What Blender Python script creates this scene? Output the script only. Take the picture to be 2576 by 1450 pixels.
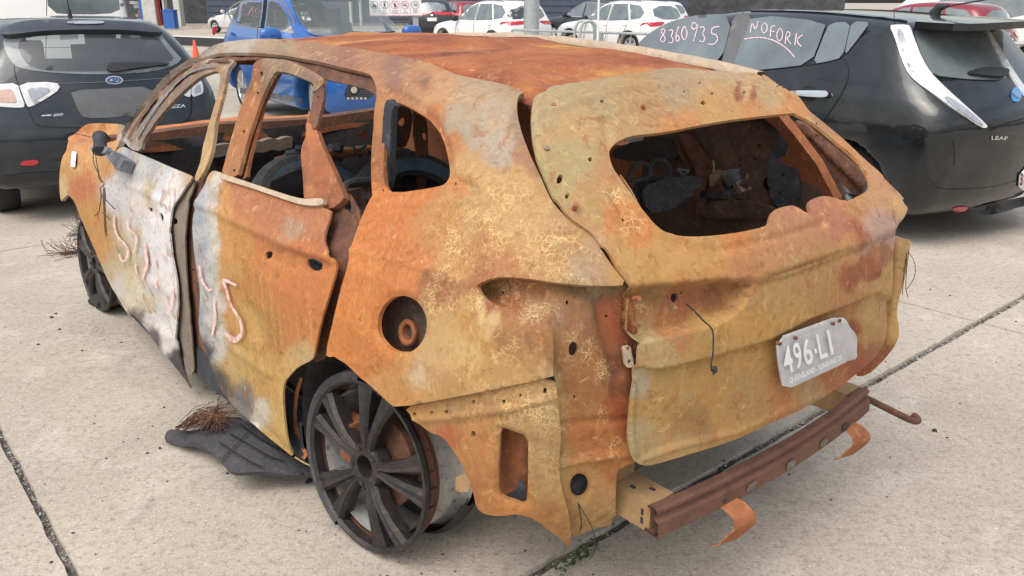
import bpy, math, random
import numpy as np
from mathutils import Matrix, Vector, noise as mnoise
from mathutils.geometry import delaunay_2d_cdt
R = math.radians
random.seed(7); rng = np.random.default_rng(7)
for o in list(bpy.data.objects): bpy.data.objects.remove(o)
scene = bpy.context.scene
col = scene.collection
# ------------------------------------------------------------------ camera, sky, sun, exposure
CH, CP, CF = 1.63, R(19.1), 2082.0          # height, downward pitch, focal length in 2576-wide pixels
cd = bpy.data.cameras.new('camera'); cam = bpy.data.objects.new('camera', cd); col.objects.link(cam)
cam.location = (0, 0, CH); cam.rotation_euler = (R(90) - CP, 0, 0)
cd.sensor_width = 36; cd.lens = CF / 2576 * 36; cd.clip_end = 2000; cd.clip_start = .05
scene.camera = cam
SUN_EL, SUN_AZ = R(58), R(-150)             # azimuth of the sun measured from +Y towards +X
world = bpy.data.worlds.new('World'); scene.world = world; world.use_nodes = True
wt = world.node_tree; wt.nodes.clear()
wo = wt.nodes.new('ShaderNodeOutputWorld'); bg = wt.nodes.new('ShaderNodeBackground'); bg.inputs[1].default_value = .15
sk = wt.nodes.new('ShaderNodeTexSky'); sk.sky_type = 'NISHITA'; sk.sun_disc = False
sk.sun_elevation = SUN_EL; sk.sun_rotation = SUN_AZ; sk.air_density = 1.6; sk.dust_density = 5; sk.ozone_density = 1.0
hs = wt.nodes.new('ShaderNodeHueSaturation'); hs.inputs["Saturation"].default_value = .5
tcw = wt.nodes.new('ShaderNodeTexCoord'); nzw = wt.nodes.new('ShaderNodeTexNoise')
mpw = wt.nodes.new('ShaderNodeMapping'); mpw.inputs['Scale'].default_value = (1, 1, 2.6)
nzw.inputs['Scale'].default_value = 2.2; nzw.inputs['Detail'].default_value = 6; nzw.inputs['Roughness'].default_value = .55
rmw = wt.nodes.new('ShaderNodeMapRange'); rmw.inputs[1].default_value = .3; rmw.inputs[2].default_value = .7
rmw.inputs[3].default_value = .72; rmw.inputs[4].default_value = 1.35
mxw = wt.nodes.new('ShaderNodeMix'); mxw.data_type = 'RGBA'; mxw.blend_type = 'MULTIPLY'; mxw.inputs[0].default_value = 1
L = wt.links.new
L(sk.outputs[0], hs.inputs['Color']); L(tcw.outputs['Generated'], mpw.inputs[0]); L(mpw.outputs[0], nzw.inputs['Vector'])
L(nzw.outputs[0], rmw.inputs[0]); L(hs.outputs[0], mxw.inputs[6]); L(rmw.outputs[0], mxw.inputs[7])
L(mxw.outputs[2], bg.inputs[0]); L(bg.outputs[0], wo.inputs[0])
sd = bpy.data.lights.new('sun', 'SUN'); sd.energy = .6; sd.angle = R(40); sd.color = (1, .97, .92)
sun = bpy.data.objects.new('sun', sd); col.objects.link(sun)
sv = Vector((math.sin(SUN_AZ) * math.cos(SUN_EL), math.cos(SUN_AZ) * math.cos(SUN_EL), math.sin(SUN_EL)))
sun.rotation_euler = sv.to_track_quat('Z', 'Y').to_euler(); sun.location = (0, -5, 12)
scene.view_settings.view_transform = 'Standard'; scene.view_settings.look = 'None'
scene.view_settings.gamma = 1; scene.view_settings.exposure = .5
scene.cycles.max_bounces = 7; scene.cycles.transparent_max_bounces = 12

# ------------------------------------------------------------------ geometry helpers
CAM = np.array([0, 0, CH])
TILES = dict(D=(0, 0, 1 / 1.5839), T1=(0, 0, 1.8129), T2=(1300, 0, 1.8129), T3=(2680, 0, 1.8129), T4=(0, 700, 1.8129), T5=(1300, 700, 1.8129),
  T6=(2680, 700, 1.8129), T7=(0, 1496, 1.8129), T8=(1200, 1496, 1.8129), T9=(2200, 1496, 1.8129), U1=(200, 100, 3.1725), U2=(900, 100, 3.1725),
  U3=(900, 400, 3.1725), U4=(200, 500, 3.1725), U5=(2400, 400, 3.1725), U6=(2900, 400, 3.1725), V1=(800, 0, 2.821), V2=(3300, 600, 3.251),
  V3=(3380, 0, 3.626), V4=(2000, 0, 3.68), V5=(0, 300, 2.59), W4=(1400, 0, 2.1467), W5=(0, 0, 2.862))
def q(s):
    """'T5 100 200 300 400 U2 5 6' : survey marks read off enlarged pieces of the photo -> view angles units"""
    out = []; t = None; buf = []
    for w in s.split():
        if w in TILES: t = TILES[w]; continue
        buf.append(float(w))
        if len(buf) == 2:
            out.append(((t[0] + buf[0] / t[2]) / 1.5839, (t[1] + buf[1] / t[2]) / 1.5839)); buf = []
    return np.array(out)
def raydir(uv):
    uv = np.asarray(uv, float).reshape(-1, 2); u = (uv[:, 0] - 1288) / CF; v = (uv[:, 1] - 725) / CF
    s, c = math.sin(CP), math.cos(CP)
    d = np.stack([u, c - v * s, -s - v * c], 1)
    return d / np.linalg.norm(d, axis=1, keepdims=True)
def project(P):
    P = np.asarray(P, float).reshape(-1, 3) - CAM; s, c = math.sin(CP), math.cos(CP)
    z = P[:, 1] * c - P[:, 2] * s; y = -P[:, 1] * s - P[:, 2] * c
    return np.stack([1288 + CF * P[:, 0] / z, 725 + CF * y / z], 1)
def ground(uv, z=0.0):
    d = raydir(uv); return CAM + d * ((z - CH) / d[:, 2])[:, None]
class Frame:
    def __init__(s, x, y, deg, z=0.0):
        a = R(deg); s.o = np.array([x, y, z]); s.a = a
        s.R = np.array([[math.cos(a), -math.sin(a), 0], [math.sin(a), math.cos(a), 0], [0, 0, 1]])
    def l2w(s, p): return np.asarray(p, float) @ s.R.T + s.o
    def w2l(s, p): return (np.asarray(p, float) - s.o) @ s.R
    def rays(s, uv):
        d = raydir(uv) @ s.R; return np.repeat(s.w2l(CAM)[None], len(d), 0), d
WORLD = Frame(0, 0, 0)
def polysdf(px, py, poly):
    poly = np.asarray(poly, float); n = len(poly); d = np.full(px.shape, 1e9); ins = np.zeros(px.shape, bool)
    for i in range(n):
        a = poly[i]; e = poly[(i + 1) % n] - a; wx = px - a[0]; wy = py - a[1]
        t = np.clip((wx * e[0] + wy * e[1]) / (e @ e + 1e-12), 0, 1)
        d = np.minimum(d, (wx - t * e[0]) ** 2 + (wy - t * e[1]) ** 2)
        if e[1] != 0: ins ^= ((a[1] > py) != (poly[(i + 1) % n][1] > py)) & (px < a[0] + wy * e[0] / e[1])
    return np.where(ins, -1, 1) * np.sqrt(d)
def linedist(px, py, pts):
    d = np.full(px.shape, 1e9)
    for a, b in zip(pts[:-1], pts[1:]):
        e = b - a; wx = px - a[0]; wy = py - a[1]; t = np.clip((wx * e[0] + wy * e[1]) / (e @ e + 1e-12), 0, 1)
        d = np.minimum(d, (wx - t * e[0]) ** 2 + (wy - t * e[1]) ** 2)
    return np.sqrt(d)
def chaikin(p, it=1, closed=True):
    p = np.asarray(p, float)
    for _ in range(it):
        if closed:
            n = np.roll(p, -1, 0); p = np.stack([.75 * p + .25 * n, .25 * p + .75 * n], 1).reshape(-1, p.shape[1])
        else:
            a, b = p[:-1], p[1:]
            p = np.concatenate([p[:1], np.stack([.75 * a + .25 * b, .25 * a + .75 * b], 1).reshape(-1, p.shape[1])[1:-1], p[-1:]])
    return p
def resample(p, step, closed=False):
    p = np.asarray(p, float); out = []; m = len(p) if closed else len(p) - 1
    for i in range(m):
        a = p[i]; b = p[(i + 1) % len(p)]; k = max(1, int(np.linalg.norm(b - a) / step))
        for j in range(k): out.append(a + (b - a) * j / k)
    if not closed: out.append(p[-1])
    return np.array(out)
class Body:
    """car body as an implicit solid: centre-line profile (x,z), half width by height, plan curvature at the ends"""
    def __init__(s, prof, wz, xm, kr=.25, kf=.25, r=.1, taper=None, arches=(), arch_in=.6, k=1.0, it=2, roofc=.06):
        s.p = chaikin(np.array(prof) * k, it); s.wz = np.array(wz, float) * k; s.xm = xm * k; s.kr = kr; s.kf = kf; s.r = r * k
        s.taper = None if taper is None else (np.array(taper[0]) * k, np.array(taper[1])); s.arches = [tuple(np.array(a) * k) for a in arches]
        s.ain = arch_in * k; s.roofc = roofc; s.k = k
    def F(s, P):
        x, y, z = P[..., 0], P[..., 1], P[..., 2]
        kk = np.where(x < s.xm, s.kr, s.kf)
        xx = x + np.sign(x - s.xm) * kk * np.minimum(y * y, 1.2) * np.clip(abs(x - s.xm) / 1.2, 0, 1)
        zz = z + s.roofc * np.minimum(y * y, 1.2) * np.clip((z - .9 * s.k) / .4, 0, 1)
        dp = polysdf(xx, zz, s.p); w = np.interp(z, s.wz[:, 0], s.wz[:, 1])
        if s.taper is not None: w = w * np.interp(x, s.taper[0], s.taper[1])
        dw = abs(y) - w; r = s.r
        f = np.where((dp > -r) & (dw > -r), np.sqrt((dp + r) ** 2 + (dw + r) ** 2) - r, np.maximum(dp, dw))
        for ax, az, ar in s.arches:
            f = np.maximum(f, np.minimum(ar - np.hypot(x - ax, z - az), abs(y) - s.ain))
        return f
def cast(F, o, d, off=0.0, t0=.5, t1=12., n=110):
    res = np.zeros_like(o); okk = np.zeros(len(o), bool)
    for s in range(0, len(o), 3000):
        oo = o[s:s + 3000]; dd = d[s:s + 3000]; ts = np.linspace(t0, t1, n)
        of = off[s:s + 3000] if np.ndim(off) else off
        v = F(oo[:, None, :] + dd[:, None, :] * ts[None, :, None]) - (of[:, None] if np.ndim(off) else of)
        hit = (v[:, :-1] > 0) & (v[:, 1:] <= 0); i = np.argmax(hit, 1); ok = hit.any(1)
        lo = ts[i]; hi = ts[np.minimum(i + 1, n - 1)]
        for _ in range(16):
            mid = (lo + hi) / 2; f = F(oo + dd * mid[:, None]) - of
            lo = np.where(f > 0, mid, lo); hi = np.where(f > 0, hi, mid)
        tm = ts[np.argmin(v, 1)]; w = ts[1] - ts[0]
        for _ in range(4):                                  # grazing rays : refine the nearest approach
            tt = tm[:, None] + np.linspace(-w, w, 13)[None]; f = F(oo[:, None, :] + dd[:, None, :] * tt[..., None]); tm = tt[np.arange(len(tm)), np.argmin(f, 1)]; w /= 5
        t = np.where(ok, hi, tm)
        res[s:s + 3000] = oo + dd * t[:, None]; okk[s:s + 3000] = ok
    return res, okk
def plane(axis, val, sign=1):
    return lambda P: sign * (P[..., axis] - val)
def grad(F, P, e=.004):
    g = np.stack([F(P + np.eye(3)[i] * e) - F(P - np.eye(3)[i] * e) for i in range(3)], -1)
    return g / (np.linalg.norm(g, axis=-1, keepdims=True) + 1e-9)
# projections : give ray origin + direction in the thing's own frame
def viewp(fr): return lambda uv: fr.rays(uv)
def sidep(s, far=4.): return lambda p: (np.stack([p[:, 0], np.full(len(p), far * s), p[:, 1]], 1), np.tile([0, -s, 0.], (len(p), 1)))
def endp(s, far=7.): return lambda p: (np.stack([np.full(len(p), far * s), p[:, 0], p[:, 1]], 1), np.tile([-s, 0., 0], (len(p), 1)))
def topp(): return lambda p: (np.stack([p[:, 0], p[:, 1], np.full(len(p), 4.)], 1), np.tile([0, 0, -1.], (len(p), 1)))

def link(name, me, parent=None, mat=None, kind=None, label=None):
    o = bpy.data.objects.new(name, me); col.objects.link(o)
    if parent is not None: o.parent = parent
    if mat is not None: me.materials.append(mat)
    if kind: o['kind'] = kind
    if label: o['label'] = label
    return o
def mesh(name, V, Fc, mat, parent=None, smooth=True, kind=None, label=None, sharp=None):
    me = bpy.data.meshes.new(name)
    me.from_pydata([tuple(map(float, v)) for v in V], [], [tuple(map(int, f)) for f in Fc]); me.update()
    if smooth: me.polygons.foreach_set('use_smooth', [True] * len(me.polygons))
    if sharp: me.set_sharp_from_angle(angle=R(sharp))
    return link(name, me, parent, mat, kind, label)
def tag(o, label, cat, group=None):
    o['label'] = label; o['category'] = cat
    if group: o['group'] = group
    return o
def thing(name, label, cat, fr, group=None):
    o = bpy.data.objects.new(name, None); col.objects.link(o); o.empty_display_size = .2
    o.location = fr.o; o.rotation_euler = (0, 0, fr.a)
    return tag(o, label, cat, group)
class MB:
    """collects simple solids into one mesh"""
    def __init__(s): s.V = []; s.F = []
    def add(s, V, F):
        n = len(s.V); s.V += [tuple(map(float, v)) for v in V]; s.F += [tuple(int(i) + n for i in f) for f in F]; return s
    def box(s, c, h, M=None):
        V = np.array([(x, y, z) for x in (-1, 1) for y in (-1, 1) for z in (-1, 1)], float) * np.array(h)
        if M is not None: V = V @ np.array(M).T
        return s.add(V + np.array(c), [(0, 1, 3, 2), (4, 6, 7, 5), (0, 4, 5, 1), (2, 3, 7, 6), (0, 2, 6, 4), (1, 5, 7, 3)])
    def tube(s, pts, r, n=8, cap=True):
        pts = np.asarray(pts, float); m = len(pts); rr = np.full(m, r) if np.ndim(r) == 0 else np.asarray(r)
        T = np.gradient(pts, axis=0); T /= np.linalg.norm(T, axis=1, keepdims=True) + 1e-9
        up = np.array([0, 0, 1.]) if abs(T[0][2]) < .9 else np.array([1., 0, 0]); V = []
        a = np.cross(T[0], up); a /= np.linalg.norm(a)
        for i in range(m):
            a = a - T[i] * (a @ T[i]); a /= np.linalg.norm(a) + 1e-9; b = np.cross(T[i], a)
            for k in range(n):
                t = 2 * math.pi * k / n; V.append(pts[i] + rr[i] * (math.cos(t) * a + math.sin(t) * b))
        F = [(i * n + k, i * n + (k + 1) % n, (i + 1) * n + (k + 1) % n, (i + 1) * n + k) for i in range(m - 1) for k in range(n)]
        if cap: F += [tuple(range(n))[::-1], tuple(range((m - 1) * n, m * n))]
        return s.add(V, F)
    def sweep(s, pts, sec, up=(0, 0, 1), closed_sec=True):
        """section given as (side, up) offsets along a path"""
        pts = np.asarray(pts, float); T = np.gradient(pts, axis=0); T /= np.linalg.norm(T, axis=1, keepdims=True); V = []; up = np.array(up, float); n = len(sec)
        for p, t in zip(pts, T):
            a = np.cross(t, up); a /= np.linalg.norm(a); b = np.cross(a, t)
            V += [p + a * u + b * v for u, v in sec]
        k2 = n if closed_sec else n - 1
        F = [(i * n + k, (i + 1) * n + k, (i + 1) * n + (k + 1) % n, i * n + (k + 1) % n) for i in range(len(pts) - 1) for k in range(k2)]
        return s.add(V, F)
    def lathe(s, prof, M=None, c=(0, 0, 0), n=40, a0=0, a1=2 * math.pi):
        """profile of (radius, y) turned about the y axis"""
        full = abs(a1 - a0 - 2 * math.pi) < 1e-6; m = n if full else n + 1; V = []
        for i in range(m):
            t = a0 + (a1 - a0) * i / n
            V += [(r * math.cos(t), y, r * math.sin(t)) for r, y in prof]
        V = np.array(V)
        if M is not None: V = V @ np.array(M).T
        k = len(prof)
        F = [(i * k + j, i * k + j + 1, ((i + 1) % m) * k + j + 1, ((i + 1) % m) * k + j) for i in range(n) for j in range(k - 1)]
        return s.add(V + np.array(c), F)
    def make(s, name, mat, parent=None, smooth=True, kind=None, label=None, sharp=35):
        return mesh(name, s.V, s.F, mat, parent, smooth, kind, label, sharp if smooth else None)
def cdt(outline, holes, step, jitter=.25):
    pts = [resample(outline, step, True)] + [resample(h, step, True) for h in holes]
    V = []; E = []
    for p in pts:
        n = len(V); k = len(p); V += [tuple(x) for x in p]; E += [(n + i, n + (i + 1) % k) for i in range(k)]
    nb = len(V); lo = outline.min(0); hi = outline.max(0)
    gx, gy = np.meshgrid(np.arange(lo[0], hi[0], step), np.arange(lo[1], hi[1], step * .87)); gx = gx + (np.arange(gx.shape[0])[:, None] % 2) * step / 2
    gx = gx.ravel() + rng.uniform(-1, 1, gx.size) * jitter * step * .5; gy = gy.ravel() + rng.uniform(-1, 1, gy.size) * jitter * step * .5
    ok = polysdf(gx, gy, outline) < -step * .45
    for h in holes: ok &= polysdf(gx, gy, h) > step * .45
    V += list(zip(gx[ok], gy[ok]))
    r = delaunay_2d_cdt([Vector(v) for v in V], E, [], 0, 1e-4)
    P = np.array([tuple(v) for v in r[0]]); T = np.array([f for f in r[2] if len(f) == 3])
    c = P[T].mean(1); ok = polysdf(c[:, 0], c[:, 1], outline) < 0
    for h in holes: ok &= polysdf(c[:, 0], c[:, 1], h) > 0
    T = T[ok]; a = P[T]; ar = (a[:, 1, 0] - a[:, 0, 0]) * (a[:, 2, 1] - a[:, 0, 1]) - (a[:, 1, 1] - a[:, 0, 1]) * (a[:, 2, 0] - a[:, 0, 0])
    T[ar < 0] = T[ar < 0][:, ::-1]
    T = T[abs(ar) > 1e-7 * step * step]
    used = np.unique(T); m = np.full(len(P), -1); m[used] = np.arange(len(used))
    return P[used], m[T]
def smoothstep(x): x = np.clip(x, 0, 1); return x * x * (3 - 2 * x)
def panel(name, outline, F, proj, mat, parent, off=0., holes=(), step=12, thick=.003, lip=0., disp=None, paint=None, smooth=1, hsmooth=1, kind=None, label=None, wob=0., cam=None):
    """a sheet cut to an outline and laid on the surface F=off ; real thickness and, round openings, a turned-in lip"""
    ol = chaikin(outline, smooth) if smooth else np.asarray(outline, float)
    hl = [chaikin(h, hsmooth) if hsmooth else np.asarray(h, float) for h in holes]
    P, T = cdt(ol, hl, step)
    o, d = proj(P); X, ok = cast(F, o, d, off)
    N = grad(F, X); fl = (N * d).sum(1) > 0; N[fl] *= -1
    if (~ok).any() and ok.sum() > 12:                       # beyond the surface's own edge : carry the sheet on straight
        t = ((X - o) * d).sum(1); hi_ = np.where(ok)[0]
        for i in np.where(~ok)[0]:
            dd = ((P[hi_] - P[i]) ** 2).sum(1); k = np.argpartition(dd, 11)[:12]; h_ = hi_[k]; w = 1 / (dd[k] + step * step)
            A = np.c_[np.ones(12), P[h_] - P[i]]; sw = np.sqrt(w)[:, None]; b = 1 / t[h_]
            s_ = np.linalg.lstsq(np.r_[A * sw, np.diag([0, 1., 1.]) * step * sw.mean()], np.r_[b * sw[:, 0], 0, 0, 0], rcond=None)[0][0]
            s_ = np.clip(s_, b.min() * .96, b.max() * 1.04); X[i] = o[i] + d[i] / s_; n_ = (N[h_] * w[:, None]).sum(0); N[i] = n_ / np.linalg.norm(n_)
    if disp is not None: X = X + N * disp(P)[:, None]
    if wob: X = X + N * np.array([mnoise.noise(Vector(p) * 4.3) + .5 * mnoise.noise(Vector(p) * 11) for p in X])[:, None] * wob
    # orient: front faces against the ray
    a = X[T]; nn = np.cross(a[:, 1] - a[:, 0], a[:, 2] - a[:, 0])
    if (nn * d[T[:, 0]]).sum() > 0: T = T[:, ::-1]
    V = [X]; Fc = [T]; n = len(X); col4 = None if paint is None else paint(P, X)
    C = [col4]
    if thick:
        V.append(X - N * thick); Fc.append(T[:, ::-1] + n); C.append(col4)
        e = np.concatenate([T[:, [0, 1]], T[:, [1, 2]], T[:, [2, 0]]]); key = np.sort(e, 1); u, inv, cnt = np.unique(key, axis=0, return_inverse=True, return_counts=True)
        be = e[cnt[inv.ravel()] == 1]
        Va = X[be].reshape(-1, 3); Vb = (X - N * max(thick, lip))[be].reshape(-1, 3); m = 2 * n; k = len(be) * 2
        V += [Va, Vb]; i = np.arange(len(be)) * 2
        Fc2 = np.stack([m + i + 1, m + i, m + k + i, m + k + i + 1], 1)
        if col4 is not None: C += [col4[be].reshape(-1, 4), col4[be].reshape(-1, 4)]
        faces = [tuple(f) for f in np.concatenate(Fc)] + [tuple(f) for f in Fc2]
    else: faces = [tuple(f) for f in T]
    ob = mesh(name, np.concatenate(V), faces, mat, parent, True, kind, label)
    if col4 is not None:
        at = ob.data.color_attributes.new('rust', 'FLOAT_COLOR', 'POINT')
        at.data.foreach_set('color', np.concatenate(C).astype(np.float32).ravel())
    return ob
def ribbon(name, pts, width, F, proj, mat, parent, off=.004, step=10, it=1, kind=None, label=None, taper=False, depth=.002):
    """a flat stroke of given width (same units as pts) following a surface"""
    V = []; Fc = []
    strokes = pts if isinstance(pts, list) else [pts]
    for st in strokes:
        p = resample(chaikin(st, it, False), step); T = np.gradient(p, axis=0); T /= np.linalg.norm(T, axis=1, keepdims=True) + 1e-9
        nrm = np.stack([-T[:, 1], T[:, 0]], 1); w = width * np.ones(len(p)) / 2
        if taper: w = w * (.55 + .45 * np.sin(np.linspace(.3, math.pi - .3, len(p))) + .12 * np.sin(np.arange(len(p)) * 1.7))
        a = p + nrm * w[:, None]; b = p - nrm * w[:, None]; uv = np.concatenate([a, b]); o, d = proj(uv); X, ok = cast(F, o, d, off)
        k = len(p); n = len(V); V += list(X)
        fs = [(n + i, n + i + 1, n + k + i + 1, n + k + i) for i in range(k - 1)]
        aa = X[[0, 1, k]]; nn = np.cross(aa[1] - aa[0], aa[2] - aa[0])
        if nn @ d[0] > 0: fs = [f[::-1] for f in fs]
        Fc += fs
    return mesh(name, V, Fc, mat, parent, True, kind, label)
def wire(pts, F, proj, off, r, mb, n=5, it=1, jit=0):
    p = chaikin(pts, it, False); o, d = proj(p); X, ok = cast(F, o, d, off)
    if jit: X = X + rng.normal(size=X.shape) * jit
    mb.tube(X, r, n)
def shell(F, lo, hi, h):
    """closed body surface (surface nets pulled on to F = 0)"""
    ax = [np.arange(l, u + h, h) for l, u in zip(lo, hi)]; G = np.stack(np.meshgrid(*ax, indexing='ij'), -1); v = F(G); I = v < 0
    nx, ny, nz = v.shape; cs = np.zeros((nx - 1, ny - 1, nz - 1, 3)); cn = np.zeros((nx - 1, ny - 1, nz - 1))
    for a in range(3):
        s0 = [slice(None)] * 3; s1 = [slice(None)] * 3; s0[a] = slice(0, -1); s1[a] = slice(1, None)
        v0, v1 = v[tuple(s0)], v[tuple(s1)]; cr = (v0 < 0) != (v1 < 0); t = np.where(cr, v0 / np.where(cr, v0 - v1, 1), 0)
        p = G[tuple(s0)].copy(); p[..., a] += t * h; b, c = [i for i in range(3) if i != a]
        for ob in (0, 1):
            for oc in (0, 1):
                sl = [slice(None)] * 3
                sl[b] = slice(ob, v.shape[b] - 1 + ob); sl[c] = slice(oc, v.shape[c] - 1 + oc)
                m = cr[tuple(sl)]; cs += np.where(m[..., None], p[tuple(sl)], 0); cn += m
    act = cn > 0; idx = np.full(act.shape, -1); idx[act] = np.arange(act.sum()); V = cs[act] / cn[act][:, None]; Q = []
    for a in range(3):
        b, c = [(1, 2), (2, 0), (0, 1)][a]
        s0 = [slice(None)] * 3; s1 = [slice(None)] * 3; s0[a] = slice(0, -1); s1[a] = slice(1, None)
        cr = np.argwhere(I[tuple(s0)] != I[tuple(s1)]); cr = cr[(cr[:, b] > 0) & (cr[:, c] > 0) & (cr[:, b] < v.shape[b] - 1) & (cr[:, c] < v.shape[c] - 1)]
        db = np.eye(3, dtype=int)[b]; dc = np.eye(3, dtype=int)[c]
        quad = np.stack([idx[tuple((cr - x).T)] for x in (db * 0, db, db + dc, dc)], 1)
        ins = I[tuple(cr.T)]; quad[~ins] = quad[~ins][:, ::-1]; Q.append(quad)
    for _ in range(4):
        f = F(V); g = grad(F, V, h * .2); V = V - g * np.clip(f, -h, h)[:, None] * .9
    return V, np.concatenate(Q)
# ------------------------------------------------------------------ materials
def lin(c):
    c = np.asarray(c, float) / 255.; return np.where(c <= .04045, c / 12.92, ((c + .055) / 1.055) ** 2.4)
def rgb(*c): return tuple(lin(c)) + (1,)
class NT:
    def __init__(s, name):
        s.m = bpy.data.materials.new(name); s.m.use_nodes = True; s.t = s.m.node_tree; s.t.nodes.clear()
        s.out = s.n('OutputMaterial'); s.b = s.n('BsdfPrincipled'); s.l(s.b.outputs[0], s.out.inputs[0])
    def n(s, typ): return s.t.nodes.new('ShaderNode' + typ)
    def l(s, a, b): s.t.links.new(a, b)
    def co(s, kind='Object', scale=(1, 1, 1), rot=(0, 0, 0)):
        tc = s.n('TexCoord'); mp = s.n('Mapping'); mp.inputs['Scale'].default_value = scale; mp.inputs['Rotation'].default_value = rot
        s.l(tc.outputs[kind], mp.inputs[0]); return mp.outputs[0]
    def noise(s, vec, scale, detail=4, rough=.55, dist=0.):
        x = s.n('TexNoise'); x.inputs['Scale'].default_value = scale; x.inputs['Detail'].default_value = detail; x.inputs['Roughness'].default_value = rough; x.inputs['Distortion'].default_value = dist
        s.l(vec, x.inputs['Vector']); return x.outputs[0]
    def vor(s, vec, scale, feat='F1', out=0):
        x = s.n('TexVoronoi'); x.feature = feat; x.inputs['Scale'].default_value = scale; s.l(vec, x.inputs['Vector']); return x.outputs[out]
    def rng(s, v, a, b, c=0., d=1.):
        x = s.n('MapRange'); x.clamp = True
        for i, k in enumerate((a, b, c, d)): x.inputs[i + 1].default_value = k
        s.l(v, x.inputs[0]); return x.outputs[0]
    def mix(s, f, a, b, mode='MIX'):
        x = s.n('Mix'); x.data_type = 'RGBA'; x.blend_type = mode
        for v, i in ((f, 0), (a, 6), (b, 7)):
            if hasattr(v, 'links'): s.l(v, x.inputs[i])
            else: x.inputs[i].default_value = v
        return x.outputs[2]
    def math(s, op, a, b=0.):
        x = s.n('Math'); x.operation = op
        for i, v in enumerate((a, b)):
            if hasattr(v, 'links'): s.l(v, x.inputs[i])
            else: x.inputs[i].default_value = v
        return x.outputs[0]
    def bump(s, h, strength=.3, dist=.01):
        x = s.n('Bump'); x.inputs['Strength'].default_value = strength; x.inputs['Distance'].default_value = dist; s.l(h, x.inputs['Height']); s.l(x.outputs[0], s.b.inputs['Normal'])
    def set(s, **k):
        for a, v in k.items():
            i = s.b.inputs[a.replace('_', ' ')]
            if hasattr(v, 'links'): s.l(v, i)
            else: i.default_value = v
        return s
def simple(name, c, rough=.5, metal=0., coat=0., var=.12, vs=12., spec=.5, **k):
    t = NT(name); v = t.co(); n = t.noise(v, vs, 5, .6)
    a = tuple(x * (1 - var) for x in c[:3]) + (1,); b = tuple(min(1, x * (1 + var)) for x in c[:3]) + (1,)
    t.set(Base_Color=t.mix(t.rng(n, .3, .7), a, b), Roughness=t.rng(t.noise(v, vs * 2.3, 3), .3, .7, rough * .85, min(1, rough * 1.15)), Metallic=metal, Coat_Weight=coat, Coat_Roughness=.04, Specular_IOR_Level=spec, **k)
    return t.m
def paint(name, c, rough=.38, flake=0., dust=.05):
    t = NT(name); v = t.co(); n = t.noise(v, 5, 6, .65); d = t.rng(n, .45, .8, 0, dust)
    t.set(Base_Color=t.mix(d, c, rgb(170, 165, 155)), Roughness=rough, Specular_IOR_Level=.15, Coat_Weight=1., Coat_Roughness=t.rng(n, .4, .7, .015, .06), Metallic=flake)
    return t.m
def glass(name, tint=(.42, .46, .46), ior=1.45, film=.0, veil=(.25, .28, .28)):
    """tinted pane: see-through with mirror-like reflection growing towards grazing angles, plus a pale diffuse veil painted in for reflected brightness"""
    t = NT(name); t.t.nodes.remove(t.b)
    tr = t.n('BsdfTransparent'); tr.inputs[0].default_value = tint + (1,)
    gl = t.n('BsdfGlossy'); gl.inputs['Roughness'].default_value = .02
    df = t.n('BsdfDiffuse'); df.inputs[0].default_value = veil + (1,)
    fr = t.n('Fresnel'); fr.inputs[0].default_value = ior
    m0 = t.n('MixShader'); m0.inputs[0].default_value = film; t.l(tr.outputs[0], m0.inputs[1]); t.l(df.outputs[0], m0.inputs[2])
    m1 = t.n('MixShader'); t.l(t.math('MULTIPLY', fr.outputs[0], 1.6), m1.inputs[0]); t.l(m0.outputs[0], m1.inputs[1]); t.l(gl.outputs[0], m1.inputs[2])
    t.l(m1.outputs[0], t.out.inputs[0]); return t.m
M = {}
M['black_paint'] = paint('black_paint', (.008, .011, .014, 1), .3)
M['charcoal_paint'] = paint('charcoal_paint', (.012, .018, .027, 1), .33, 0.)
M['blue_paint'] = paint('blue_paint', (.03, .13, .42, 1), .3, .15)
M['white_paint'] = paint('white_paint', (.78, .78, .77, 1), .4)
M['dark_paint'] = paint('dark_paint', (.03, .035, .045, 1), .35)
M['red_paint'] = paint('red_paint', (.22, .02, .03, 1), .35)
M['silver_paint'] = paint('silver_paint', (.62, .63, .62, 1), .4, .2)
M['glass'] = glass('glass', (.50, .54, .54), 1.5, .20, (.30, .33, .36))
M['glass_clear'] = glass('glass_clear', (.74, .80, .78), 1.5, .30, (.52, .57, .56))  # veil lightens the panes in place of bright reflection
M['glass_dark'] = simple('glass_dark', (.02, .024, .027), .05, 0, 1., .1, 3)
M['glass_grey'] = simple('glass_grey', (.15, .178, .19), .05, 0, 1., .35, 2)  # base colour lifted to stand in for cloud reflected in the windows
M['plastic'] = simple('plastic', (.022, .023, .025), .5)
M['plastic_grey'] = simple('plastic_grey', (.12, .125, .13), .55)
M['rubber'] = simple('rubber', (.02, .02, .021), .8, vs=30)
M['seam'] = simple('seam', (.006, .006, .007), .7)
M['chrome'] = simple('chrome', (.75, .76, .77), .15, 1., 0, .05)
M['alloy'] = simple('alloy', (.55, .56, .57), .35, .7, 0, .08)
M['lamp_white'] = simple('lamp_white', (.62, .63, .64), .12, 0, 1., .18, 30)
M['lamp_grey'] = simple('lamp_grey', (.30, .32, .36), .15, 0, 1., .15, 30)
M['lamp_red'] = simple('lamp_red', (.5, .012, .02), .15, 0, 1., .15, 20)
M['lamp_amber'] = simple('lamp_amber', (.52, .33, .27), .15, 0, 1., .2, 30)
M['cloth'] = simple('cloth', (.03, .031, .034), .9, vs=25)
M['white_card'] = simple('white_card', (.75, .75, .74), .7, var=.05)
M['chalk_pink'] = None
M['chalk_white'] = simple('chalk_white', (.80, .72, .76), .75, var=.08, vs=60)
M['galv'] = simple('galv', (.42, .45, .46), .45, .55, 0, .15, 18)
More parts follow.
